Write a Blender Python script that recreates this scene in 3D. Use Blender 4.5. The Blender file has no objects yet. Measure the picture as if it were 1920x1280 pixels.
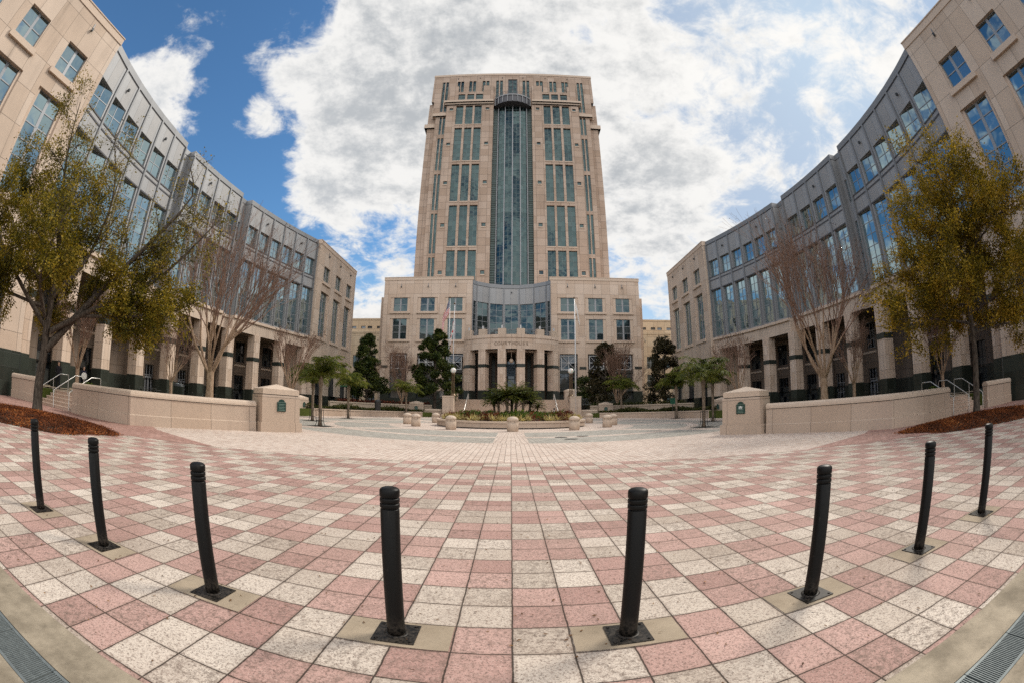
import bpy, math, random
import numpy as np
from mathutils import Vector, Matrix

SC = bpy.context.scene
COL = SC.collection
R = math.radians
T = 0.4            # paving slab module (m)
X0 = 0.016         # plaza axis
YB = 2.81          # bollard row
HC = 1.6286        # camera height
UP = np.array([0, 0, 1.0])

# ------------------------------------------------------------------ materials
class NT:
    def __init__(s, name):
        m = bpy.data.materials.new(name); m.use_nodes = True
        s.m = m; s.t = m.node_tree; s.t.nodes.clear()
        s.out = s.t.nodes.new('ShaderNodeOutputMaterial')
    def n(s, typ, ins=None, **at):
        x = s.t.nodes.new(typ)
        for k, v in at.items(): setattr(x, k, v)
        for k, v in (ins or {}).items(): s.set(x.inputs[k], v)
        return x
    def set(s, sock, v):
        if isinstance(v, bpy.types.NodeSocket): s.t.links.new(v, sock)
        elif isinstance(v, bpy.types.Node): s.t.links.new(v.outputs[0], sock)
        else:
            if isinstance(v, (tuple, list)) and len(v) == 3 and sock.type == 'RGBA': v = (*v, 1)
            sock.default_value = v
    def math(s, op, a, b=0.0, c=None, clamp=False):
        x = s.n('ShaderNodeMath', operation=op, use_clamp=clamp)
        s.set(x.inputs[0], a); s.set(x.inputs[1], b)
        if c is not None: s.set(x.inputs[2], c)
        return x.outputs[0]
    def mix(s, f, a, b, bt='MIX'):
        x = s.n('ShaderNodeMix', data_type='RGBA', blend_type=bt)
        s.set(x.inputs[0], f); s.set(x.inputs[6], a); s.set(x.inputs[7], b)
        return x.outputs[2]
    def ss(s, x, a, b):
        return s.n('ShaderNodeMapRange', {0: x, 1: a, 2: b, 3: 0.0, 4: 1.0}, interpolation_type='SMOOTHSTEP').outputs[0]
    def noise(s, vec, scale, detail=4, rough=.55, dist=0.0):
        x = s.n('ShaderNodeTexNoise', {'Scale': scale, 'Detail': detail, 'Roughness': rough, 'Distortion': dist})
        if vec is not None: s.set(x.inputs['Vector'], vec)
        return x.outputs[0]
    def white(s, vec):
        x = s.n('ShaderNodeTexWhiteNoise', noise_dimensions='3D'); s.set(x.inputs['Vector'], vec); return x.outputs[0]
    def xyz(s, v):
        x = s.n('ShaderNodeSeparateXYZ'); s.set(x.inputs[0], v); return x.outputs
    def cxyz(s, a, b, c=0.0):
        x = s.n('ShaderNodeCombineXYZ', {0: a, 1: b, 2: c}); return x.outputs[0]
    def pos(s): return s.n('ShaderNodeNewGeometry').outputs['Position']
    def obj(s): return s.n('ShaderNodeTexCoord').outputs['Object']
    def uv(s): return s.n('ShaderNodeTexCoord').outputs['UV']
    def island(s): return s.n('ShaderNodeNewGeometry').outputs['Random Per Island']
    def ramp(s, f, stops, mode='LINEAR'):
        x = s.n('ShaderNodeValToRGB'); s.set(x.inputs[0], f); cr = x.color_ramp; cr.interpolation = mode
        while len(cr.elements) < len(stops): cr.elements.new(.5)
        for e, (p, c) in zip(cr.elements, stops): e.position = p; e.color = (*c, 1)
        return x.outputs[0]
    def bsdf(s, color, rough=.8, spec=.3, metal=0.0, bump=None, bstr=.3, bdist=.01, **kw):
        b = s.n('ShaderNodeBsdfPrincipled', {'Base Color': color, 'Roughness': rough, 'Specular IOR Level': spec, 'Metallic': metal})
        for k, v in kw.items(): s.set(b.inputs[k], v)
        if bump is not None:
            bp = s.n('ShaderNodeBump', {'Strength': bstr, 'Distance': bdist, 'Height': bump})
            s.set(b.inputs['Normal'], bp)
        s.done(b); return b
    def done(s, sh): s.t.links.new(sh.outputs[0], s.out.inputs[0]); return s.m
    def line(s, x, period, off, w):
        """1 on a joint line of half width w, repeating along x"""
        f = s.math('FRACT', s.math('DIVIDE', s.math('SUBTRACT', x, off), period))
        d = s.math('MULTIPLY', s.math('MINIMUM', f, s.math('SUBTRACT', 1.0, f)), period)
        return s.math('SUBTRACT', 1.0, s.ss(d, w * .5, w * 1.5))

def panel_mat(name, col, du, u0, dv, v0, jw=.018, jdark=.6, var=.2, rough=.8, metal=0.0, grain=.1, streak=.26, spec=.25):
    """cladding panels with joint lines from uv in metres, per panel tone, grain and rain streaks"""
    k = NT(name); u, v, _ = k.xyz(k.uv())
    lu = k.line(u, du, u0, jw); lv = k.line(v, dv, v0, jw)
    j = k.math('MAXIMUM', lu, lv)
    cell = k.cxyz(k.math('FLOOR', k.math('DIVIDE', k.math('SUBTRACT', u, u0), du)), k.math('FLOOR', k.math('DIVIDE', k.math('SUBTRACT', v, v0), dv)), 3.0)
    w = k.white(cell); p = k.pos()
    g = k.noise(p, 14, 3, .7)
    big = k.noise(p, .35, 4, .6)
    px, py, pz = k.xyz(p)
    st = k.noise(k.cxyz(k.math('MULTIPLY', px, .8), k.math('MULTIPLY', py, .8), k.math('MULTIPLY', pz, .09)), 1.0, 3, .55)
    f = k.math('ADD', 1.0, k.math('MULTIPLY', k.math('SUBTRACT', w, .5), var))
    f = k.math('ADD', f, k.math('MULTIPLY', k.math('SUBTRACT', g, .5), grain * 2))
    f = k.math('ADD', f, k.math('MULTIPLY', k.math('SUBTRACT', big, .5), .36))
    f = k.math('SUBTRACT', f, k.math('MULTIPLY', k.ss(st, .55, .8), streak))
    f = k.math('MULTIPLY', f, k.math('SUBTRACT', 1.0, k.math('MULTIPLY', j, jdark)))
    tint = k.mix(w, (1, .965, .93), (.98, 1, 1.02))
    c = k.mix(1.0, k.mix(1.0, (*col, 1), k.n('ShaderNodeCombineColor', {0: f, 1: f, 2: f}).outputs[0], 'MULTIPLY'), tint, 'MULTIPLY')
    k.bsdf(c, rough, spec, metal, bump=k.math('SUBTRACT', k.math('MULTIPLY', g, .3), j), bstr=.35, bdist=.012)
    return k.m

def plain(name, col, rough=.6, spec=.3, metal=0.0, var=.15, scale=6):
    k = NT(name); n = k.noise(k.pos(), scale, 4, .6)
    a = tuple(c * (1 - var) for c in col); b = tuple(c * (1 + var) for c in col)
    k.bsdf(k.mix(n, a, b), k.math('ADD', rough - .06, k.math('MULTIPLY', n, .12)), spec, metal)
    return k.m

def glass(name, tint, dark, fac=.6, wob=.06):
    k = NT(name); p = k.pos(); px, py, pz = k.xyz(p)
    w = k.noise(p, .33, 2, .5)
    bp = k.n('ShaderNodeBump', {'Strength': wob, 'Distance': .6, 'Height': w})
    isl = k.island()
    lw = k.n('ShaderNodeLayerWeight', {'Blend': .35}).outputs['Facing']
    f = k.math('ADD', fac, k.math('MULTIPLY', lw, .3), clamp=True)
    t2 = k.mix(k.math('MULTIPLY', k.white(k.cxyz(isl, 0, 0)), .6), (*tint, 1), tuple(c * .6 for c in tint))
    gl = k.n('ShaderNodeBsdfGlossy', {'Color': t2, 'Roughness': .025, 'Normal': bp})
    bl = k.math('GREATER_THAN', k.white(k.cxyz(isl, 3, 1)), .86)
    df = k.n('ShaderNodeBsdfDiffuse', {'Color': k.mix(k.math('MULTIPLY', bl, .55), (*dark, 1), (.16, .165, .155))})
    mx = k.n('ShaderNodeMixShader', {0: f, 1: df, 2: gl}); k.done(mx); return k.m

def leaf_mat(name, stops, trans=.35, rough=.55):
    k = NT(name); i = k.island(); n = k.noise(k.pos(), .9, 2, .5)
    f = k.math('ADD', k.math('MULTIPLY', i, .6), k.math('MULTIPLY', k.ss(n, .3, .7), .4))
    c = k.ramp(f, stops)
    d = k.n('ShaderNodeBsdfPrincipled', {'Base Color': c, 'Roughness': rough, 'Specular IOR Level': .18})
    t = k.n('ShaderNodeBsdfTranslucent', {'Color': k.mix(1.0, c, (1.3, 1.25, .6, 1), 'MULTIPLY')})
    k.done(k.n('ShaderNodeMixShader', {0: trans, 1: d, 2: t})); return k.m

def bark_mat(name, a, b):
    k = NT(name); p = k.pos(); x, y, z = k.xyz(p)
    n = k.noise(k.cxyz(k.math('MULTIPLY', x, 9), k.math('MULTIPLY', y, 9), k.math('MULTIPLY', z, 2.2)), 1.6, 6, .65)
    k.bsdf(k.mix(k.ss(n, .3, .7), a, b), .9, .15, bump=n, bstr=.8, bdist=.03); return k.m

M = {}
STONE = (.58, .465, .375)
M['stone_block'] = panel_mat('stone_block', STONE, 1.956, .3, 2.55, 1.55)
M['stone_tower'] = panel_mat('stone_tower', (.48, .365, .29), 2.05, -.12, 1.98, .35, jw=.035, var=.26)
M['stone_podium'] = panel_mat('stone_podium', (.59, .465, .375), 1.86, .07, 2.2, .7, jw=.022)
M['stone_column'] = panel_mat('stone_column', (.62, .485, .39), .62, .31, 1.42, .95, jw=.014)
M['stone_arcade_shaded'] = panel_mat('stone_arcade_shaded', (.19, .145, .115), 1.2, .3, 1.45, .95)  # darker copy of the stone, arcade shade put into its colour
M['stone_wall'] = panel_mat('stone_wall', (.50, .395, .315), 2.3, .4, 3.0, -1.2, jw=.012, var=.1, grain=.2, streak=.22)
M['stone_trim'] = plain('stone_trim', (.60, .475, .38), .8, .25, 0, .12, 3)
M['stone_cap'] = plain('stone_cap', (.55, .44, .35), .8, .25, 0, .18, 5)
M['stone_back'] = panel_mat('stone_back', (.55, .43, .30), 3.2, 0, 2.4, .4, jw=.03)
M['granite'] = panel_mat('granite', (.028, .034, .027), .8, 0, .9, .1, jw=.012, jdark=.3, var=.5, rough=.35, grain=.4, spec=.5)
M['granite_band'] = plain('granite_band', (.03, .036, .03), .35, .5, 0, .4, 9)
M['metal_panel'] = panel_mat('metal_panel', (.34, .345, .355), 1.4, 0, 40, 3, jw=.016, jdark=.6, var=.1, rough=.5, metal=.25, grain=.04, streak=.1, spec=.4)
M['metal_trim'] = plain('metal_trim', (.24, .245, .255), .45, .4, .35, .1, 2)
M['metal_dark'] = plain('metal_dark', (.10, .10, .11), .45, .4, .4, .15, 2)
M['frame_pale'] = plain('frame_pale', (.30, .31, .33), .45, .4, .2, .1, 3)
M['frame_dark'] = plain('frame_dark', (.055, .06, .065), .45, .4, .3, .1, 3)
M['frame_teal'] = plain('frame_teal', (.12, .16, .165), .45, .4, .3, .1, 3)
M['glass_wing'] = glass('glass_wing', (.50, .66, .70), (.012, .020, .023), .6)
M['glass_tower'] = glass('glass_tower', (.085, .125, .13), (.013, .026, .028), .62)
M['glass_podium'] = glass('glass_podium', (.105, .145, .155), (.014, .026, .029), .6)
M['glass_dark'] = glass('glass_dark', (.25, .28, .32), (.010, .012, .015), .35)
M['louver'] = panel_mat('louver', (.10, .135, .13), 9, 0, .62, 0, jw=.09, jdark=.75, rough=.4, metal=.3)
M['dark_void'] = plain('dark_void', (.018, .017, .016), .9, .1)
M['soffit'] = plain('soffit', (.13, .10, .08), .9, .1)  # darkened so the shade under the arcade sits in the colour
M['black_paint'] = None
M['rail'] = plain('rail', (.62, .60, .57), .3, .5, .6, .08, 4)
M['white_metal'] = plain('white_metal', (.55, .55, .56), .35, .5, .1, .05, 4)
M['bronze'] = plain('bronze', (.16, .105, .06), .45, .4, .5, .2, 8)
M['plaque'] = plain('plaque', (.022, .06, .05), .4, .5, .3, .35, 25)
M['plaque_relief'] = plain('plaque_relief', (.20, .30, .26), .5, .5, .3, .3, 30)
M['plaque_white'] = plain('plaque_white', (.7, .72, .7), .5, .3)
M['green_metal'] = plain('green_metal', (.035, .16, .10), .45, .4, .1, .2, 3)
M['cast_iron'] = plain('cast_iron', (.045, .043, .04), .55, .4, .4, .35, 20)
M['bark_oak'] = bark_mat('bark_oak', (.035, .028, .022), (.13, .105, .085))
M['bark_myrtle'] = bark_mat('bark_myrtle', (.24, .15, .095), (.48, .35, .25))
M['twig_myrtle'] = bark_mat('twig_myrtle', (.15, .088, .064), (.33, .21, .155))
M['bark_palm'] = bark_mat('bark_palm', (.10, .075, .055), (.30, .23, .17))
M['leaf_oak'] = leaf_mat('leaf_oak', [(0, (.020, .024, .004)), (.3, (.085, .08, .010)), (.65, (.24, .185, .022)), (1, (.50, .35, .07))], .42)
M['leaf_oak_r'] = leaf_mat('leaf_oak_r', [(0, (.024, .024, .004)), (.3, (.11, .09, .010)), (.65, (.30, .21, .020)), (1, (.58, .37, .06))], .42)
M['leaf_magnolia'] = leaf_mat('leaf_magnolia', [(0, (.010, .020, .006)), (.5, (.032, .050, .011)), (1, (.12, .13, .03))], .2, .45)
M['leaf_magnolia_brown'] = leaf_mat('leaf_magnolia_brown', [(0, (.014, .013, .007)), (.5, (.04, .034, .014)), (1, (.09, .066, .03))], .15, .35)
M['leaf_palm'] = leaf_mat('leaf_palm', [(0, (.028, .045, .010)), (.5, (.09, .115, .018)), (1, (.25, .235, .05))], .4)
M['leaf_pygmy'] = leaf_mat('leaf_pygmy', [(0, (.02, .035, .008)), (.5, (.065, .085, .014)), (1, (.20, .18, .035))], .35)
M['leaf_hedge'] = leaf_mat('leaf_hedge', [(0, (.018, .028, .008)), (.5, (.05, .06, .015)), (1, (.12, .10, .035))], .3)
M['leaf_red'] = leaf_mat('leaf_red', [(0, (.04, .012, .010)), (.5, (.11, .028, .018)), (1, (.22, .07, .03))], .3)
M['leaf_green'] = leaf_mat('leaf_green', [(0, (.02, .045, .008)), (.5, (.07, .11, .015)), (1, (.16, .20, .03))], .3)
M['leaf_straw'] = leaf_mat('leaf_straw', [(0, (.24, .18, .08)), (.5, (.46, .38, .18)), (1, (.68, .60, .36))], .3)
M['seed'] = leaf_mat('seed', [(0, (.03, .018, .014)), (1, (.09, .055, .04))], .1)
M['litter'] = leaf_mat('litter', [(0, (.05, .025, .015)), (.6, (.14, .07, .03)), (1, (.30, .16, .06))], .1)
M['chips'] = leaf_mat('chips', [(0, (.022, .008, .005)), (.45, (.11, .032, .011)), (.8, (.27, .078, .02)), (1, (.48, .20, .06))], .05, .8)

def m_bollard():
    k = NT('black_paint'); p = k.pos(); n = k.noise(p, 40, 4, .6); d = k.ss(k.noise(p, 9, 5, .7), .62, .75)
    oz = k.xyz(k.obj())[2]; dust = k.math('MULTIPLY', k.math('SUBTRACT', 1.0, k.ss(oz, .02, .22)), k.ss(n, .35, .65))
    sc = k.ss(k.noise(k.cxyz(k.math('MULTIPLY', k.xyz(p)[0], 90.0), k.math('MULTIPLY', k.xyz(p)[1], 90.0), k.math('MULTIPLY', oz, 7.0)), 1.0, 3, .6), .70, .74)
    d = k.math('ADD', d, k.math('ADD', k.math('MULTIPLY', dust, 3.0), k.math('MULTIPLY', sc, 2.0)))
    d = k.math('MINIMUM', d, 3.0)
    k.bsdf(k.mix(k.math('DIVIDE', d, 3.0), (.0035, .0035, .0035), (.045, .037, .030)), k.math('ADD', .34, k.math('MULTIPLY', n, .25)), .22, bump=n, bstr=.08, bdist=.004)
    return k.m
M['black_paint'] = m_bollard()

def m_checker():
    k = NT('checker_slabs'); p = k.pos(); x, y, z = k.xyz(p)
    wob = k.math('MULTIPLY', k.math('SUBTRACT', k.noise(p, 3.5, 4, .65), .5), .05)
    u = k.math('ADD', k.math('DIVIDE', k.math('SUBTRACT', x, X0), T), wob)
    v = k.math('ADD', k.math('DIVIDE', k.math('SUBTRACT', y, YB - 1.5 * T), T), wob)
    fu, fv = k.math('FLOOR', u), k.math('FLOOR', v)
    a = k.math('FLOOR', k.math('DIVIDE', fu, 2.0)); b = k.math('FLOOR', k.math('DIVIDE', fv, 2.0))
    par = k.math('FLOORED_MODULO', k.math('ADD', a, b), 2.0)
    par = k.math('GREATER_THAN', par, .5)
    cell = k.cxyz(fu, fv, 1.0); w = k.white(cell); w2 = k.white(k.cxyz(fv, fu, 7.0))
    grey = k.mix(w, (.50, .42, .345), (.70, .61, .52))
    pink = k.mix(w, (.41, .245, .21), (.56, .365, .315))
    c = k.mix(par, grey, pink)
    # aggregate: pale and dark grains
    gr = k.noise(p, 95, 3, .75); g2 = k.noise(p, 38, 4, .75); g3 = k.noise(p, 62, 4, .8)
    c = k.mix(k.math('MULTIPLY', k.ss(gr, .57, .68), .6), c, (.64, .55, .48))
    c = k.mix(k.math('MULTIPLY', k.ss(g2, .50, .64), .6), c, (.16, .10, .08))
    c = k.mix(k.math('MULTIPLY', k.ss(g3, .53, .62), .75), c, (.075, .052, .042))
    # mould blotches, stains and trodden dirt, different on every slab
    sh = k.cxyz(k.math('ADD', x, k.math('MULTIPLY', w, 37.0)), k.math('ADD', y, k.math('MULTIPLY', w2, 29.0)), w)
    blot = k.ss(k.noise(sh, 15, 7, .85), .46, .62)
    c = k.mix(k.math('MULTIPLY', k.math('MULTIPLY', blot, .72), k.ss(w2, .05, .95)), c, (.12, .088, .07))
    st = k.ss(k.noise(sh, 3.2, 5, .7), .50, .74)
    c = k.mix(k.math('MULTIPLY', st, .28), c, (.19, .135, .105))
    big = k.ss(k.noise(p, .55, 5, .6), .42, .7)
    c = k.mix(k.math('MULTIPLY', big, .22), c, (.24, .165, .125))
    run = k.ss(k.noise(k.cxyz(k.math('MULTIPLY', x, 1.6), k.math('MULTIPLY', y, .25)), 1.0, 5, .7), .55, .78)
    c = k.mix(k.math('MULTIPLY', run, .34), c, (.17, .125, .10))
    gum = k.n('ShaderNodeTexVoronoi', {'Vector': p, 'Scale': 1.7, 'Randomness': 1.0}).outputs['Distance']
    c = k.mix(k.math('MULTIPLY', k.math('SUBTRACT', 1.0, k.ss(gum, .025, .04)), .75), c, (.045, .035, .03))
    du = k.math('MINIMUM', k.math('FRACT', u), k.math('SUBTRACT', 1.0, k.math('FRACT', u)))
    dv = k.math('MINIMUM', k.math('FRACT', v), k.math('SUBTRACT', 1.0, k.math('FRACT', v)))
    d = k.math('MINIMUM', du, dv)
    jn = k.noise(p, 22, 3, .6)
    d = k.math('ADD', d, k.math('MULTIPLY', k.math('SUBTRACT', jn, .5), .016))
    edge = k.math('SUBTRACT', 1.0, k.ss(d, .01, .09))
    c = k.mix(k.math('MULTIPLY', edge, .3), c, (.17, .11, .085))
    j = k.math('SUBTRACT', 1.0, k.ss(d, .008, .020))
    c = k.mix(k.math('MULTIPLY', j, .93), c, k.mix(jn, (.022, .017, .013), (.07, .05, .036)))
    h = k.math('SUBTRACT', k.math('ADD', k.math('MULTIPLY', g2, .25), k.math('MULTIPLY', w, .25)), k.math('MULTIPLY', j, 1.0))
    k.bsdf(c, .85, .25, bump=h, bstr=.6, bdist=.012); return k.m
M['checker'] = m_checker()

def m_plaza():
    """pale pavers with concentric grey bands and pale radial spokes round the planter"""
    k = NT('plaza_pavers'); p = k.pos(); x, y, z = k.xyz(p)
    dx = k.math('SUBTRACT', x, 0.0); dy = k.math('SUBTRACT', y, 42.2)
    r = k.math('SQRT', k.math('ADD', k.math('MULTIPLY', dx, dx), k.math('MULTIPLY', dy, dy)))
    ang = k.math('ARCTAN2', dx, k.math('MULTIPLY', dy, -1.0))
    ring = k.ramp(k.math('DIVIDE', r, 40.0), [(0, (0,) * 3), (11.1 / 40, (1,) * 3), (16.0 / 40, (0,) * 3), (16.9 / 40, (1,) * 3), (20.9 / 40, (0,) * 3)], 'CONSTANT')
    ring = k.xyz(ring)[0]
    # spokes every 45 degrees
    sp = k.math('PINGPONG', ang, R(22.5))
    lat = k.math('MULTIPLY', k.math('SINE', sp), r)
    ring = k.math('MULTIPLY', ring, k.math('GREATER_THAN', lat, .86))
    far = k.math('LESS_THAN', r, 20.9)
    wn = k.math('MULTIPLY', k.math('SUBTRACT', k.noise(p, 2.5, 3), .5), .05)
    # courses: squared in the front field, polar inside the rings
    uf = k.math('ADD', k.math('DIVIDE', x, .2), wn); vf = k.math('ADD', k.math('DIVIDE', y, .2), wn)
    up_ = k.math('DIVIDE', k.math('MULTIPLY', ang, 16.0), .2); vp = k.math('DIVIDE', r, .2)
    mixer = lambda a, b: k.math('ADD', k.math('MULTIPLY', a, k.math('SUBTRACT', 1.0, far)), k.math('MULTIPLY', b, far))
    u = mixer(uf, up_); v = mixer(vf, vp)
    w = k.white(k.cxyz(k.math('FLOOR', u), k.math('FLOOR', v), 2.0))
    fu, fv = k.math('FRACT', u), k.math('FRACT', v)
    d = k.math('MINIMUM', k.math('MINIMUM', fu, k.math('SUBTRACT', 1.0, fu)), k.math('MINIMUM', fv, k.math('SUBTRACT', 1.0, fv)))
    j = k.math('SUBTRACT', 1.0, k.ss(d, .03, .075))
    pale = k.mix(w, (.58, .47, .40), (.70, .59, .51))
    pale = k.mix(k.math('MULTIPLY', k.ss(k.white(k.cxyz(k.math('FLOOR', v), k.math('FLOOR', u), 5.0)), .86, .9), .35), pale, (.36, .22, .17))
    grey = k.mix(w, (.31, .295, .26), (.47, .45, .40))
    c = k.mix(ring, pale, grey)
    n = k.noise(p, 60, 3, .7); big = k.ss(k.noise(p, .3, 5, .6), .4, .7)
    c = k.mix(k.math('MULTIPLY', k.ss(n, .55, .75), .35), c, (.26, .19, .15))
    c = k.mix(k.math('MULTIPLY', big, .22), c, (.27, .205, .16))
    c = k.mix(k.math('MULTIPLY', j, .68), c, (.13, .095, .075))
    k.bsdf(c, .85, .22, bump=k.math('SUBTRACT', k.math('MULTIPLY', n, .3), j), bstr=.4, bdist=.01); return k.m
M['plaza'] = m_plaza()

def m_pink():
    k = NT('pink_pavers'); p = k.pos(); x, y, z = k.xyz(p)
    bt = k.n('ShaderNodeTexBrick', {'Vector': k.cxyz(x, y, 0.0), 'Color1': (.36, .205, .17, 1), 'Color2': (.48, .30, .255, 1), 'Mortar': (.10, .06, .045, 1), 'Scale': 1.0, 'Mortar Size': .010, 'Mortar Smooth': .3, 'Brick Width': .4, 'Row Height': .2})
    n = k.noise(p, 50, 3, .7); big = k.ss(k.noise(p, .5, 5, .6), .4, .7)
    c = k.mix(k.math('MULTIPLY', k.ss(n, .55, .75), .4), bt.outputs[0], (.17, .10, .08))
    c = k.mix(k.math('MULTIPLY', big, .25), c, (.22, .14, .11))
    k.bsdf(c, .85, .2, bump=k.math('SUBTRACT', k.math('MULTIPLY', n, .4), bt.outputs[1]), bstr=.4, bdist=.01); return k.m
M['pink'] = m_pink()

def m_concrete(name, a, b):
    k = NT(name); p = k.pos(); n = k.noise(p, 2.2, 6, .65); f = k.noise(p, 70, 3, .7); s = k.ss(k.noise(p, 6, 5, .7), .55, .75)
    c = k.mix(k.ss(n, .3, .7), a, b)
    c = k.mix(k.math('MULTIPLY', s, .35), c, tuple(q * .45 for q in a))
    c = k.mix(k.math('MULTIPLY', k.ss(f, .5, .8), .4), c, tuple(q * .5 for q in a))
    k.bsdf(c, .88, .2, bump=f, bstr=.3, bdist=.006); return k.m
M['concrete'] = m_concrete('concrete', (.20, .165, .12), (.40, .335, .25))
M['concrete_slab'] = m_concrete('concrete_slab', (.29, .23, .165), (.39, .315, .23))
M['asphalt'] = m_concrete('asphalt', (.05, .05, .05), (.08, .078, .074))
M['steps'] = panel_mat('steps', (.52, .39, .31), 1.7, .2, 30, 11, jw=.015)

def m_grass():
    k = NT('lawn'); p = k.pos(); n = k.noise(p, 12, 5, .7); b = k.noise(p, .6, 3)
    k.bsdf(k.mix(n, k.mix(b, (.025, .045, .01), (.05, .07, .015)), (.11, .13, .03)), .9, .1, bump=n, bstr=.6, bdist=.06); return k.m
M['grass'] = m_grass()
M['soil'] = m_concrete('soil', (.05, .03, .02), (.10, .06, .04))

def m_grate():
    k = NT('galvanised'); p = k.pos(); n = k.noise(p, 18, 5, .6)
    k.bsdf(k.mix(n, (.10, .12, .125), (.27, .30, .30)), .5, .4, .35); return k.m
M['letter_stone'] = plain('letter_stone', (.27, .20, .15), .8, .2, 0, .2, 5)
M["galv"] = m_grate()

def m_globe():
    k = NT('lamp_globe'); k.bsdf((.78, .76, .72), .25, .4, **{'Subsurface Weight': .25}); return k.m
M['globe'] = m_globe()

def m_flag_us():
    k = NT('stars_and_stripes'); u, v, _ = k.xyz(k.uv())
    s = k.math('GREATER_THAN', k.math('FRACT', k.math('MULTIPLY', v, 6.5)), .5)
    c = k.mix(s, (.50, .03, .05), (.68, .66, .64))
    cu = k.math('MULTIPLY', u, 1.0)
    can = k.math('MULTIPLY', k.math('LESS_THAN', u, .4), k.math('GREATER_THAN', v, .4615))
    su = k.math('SUBTRACT', k.math('FRACT', k.math('MULTIPLY', u, 15.0)), .5); sv = k.math('SUBTRACT', k.math('FRACT', k.math('MULTIPLY', v, 13.0)), .5)
    st = k.math('LESS_THAN', k.math('ADD', k.math('MULTIPLY', su, su), k.math('MULTIPLY', sv, sv)), .07)
    c = k.mix(can, c, k.mix(st, (.015, .025, .10), (.7, .7, .7)))
    k.bsdf(c, .75, .2); return k.m
M['flag_us'] = m_flag_us()
def m_flag_fl():
    k = NT('saltire_flag'); u, v, _ = k.xyz(k.uv())
    a = k.math('ABSOLUTE', k.math('SUBTRACT', u, v)); b = k.math('ABSOLUTE', k.math('SUBTRACT', k.math('ADD', u, v), 1.0))
    x = k.math('LESS_THAN', k.math('MINIMUM', a, b), .09)
    du = k.math('SUBTRACT', u, .5); dv = k.math('SUBTRACT', v, .5)
    dr = k.math('ADD', k.math('MULTIPLY', du, du), k.math('MULTIPLY', dv, dv))
    c = k.mix(x, (.70, .68, .66), (.50, .03, .04))
    c = k.mix(k.math('LESS_THAN', dr, .03), c, (.42, .33, .16))
    c = k.mix(k.math('LESS_THAN', dr, .012), c, (.12, .22, .2))
    k.bsdf(c, .75, .2); return k.m
M['flag_fl'] = m_flag_fl()
M['flag_white'] = plain('flag_white', (.72, .70, .68), .75, .2, 0, .05, 2)
M['cloth_dark'] = plain('cloth_dark', (.018, .018, .026), .9, .1, 0, .3, 12)
M['cloth_white'] = plain('cloth_white', (.65, .63, .6), .9, .1, 0, .1, 12)
M['hair'] = plain('hair', (.02, .014, .01), .6, .3, 0, .2, 30)
M['poster'] = plain('poster', (.10, .16, .24), .4, .4, 0, .4, 2)

# ------------------------------------------------------------------ mesh helpers
class Fr:
    """facade frame: u along the wall, v up, d outward"""
    def __init__(s, o, t, n): s.o = np.array(o, float); s.t = np.array(t, float); s.n = np.array(n, float)
    def __call__(s, u, v, d=0.0):
        p = s.o + s.t * u + s.n * d; return (p[0], p[1], p[2] + v)
    def nor(s): return s.n

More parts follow.
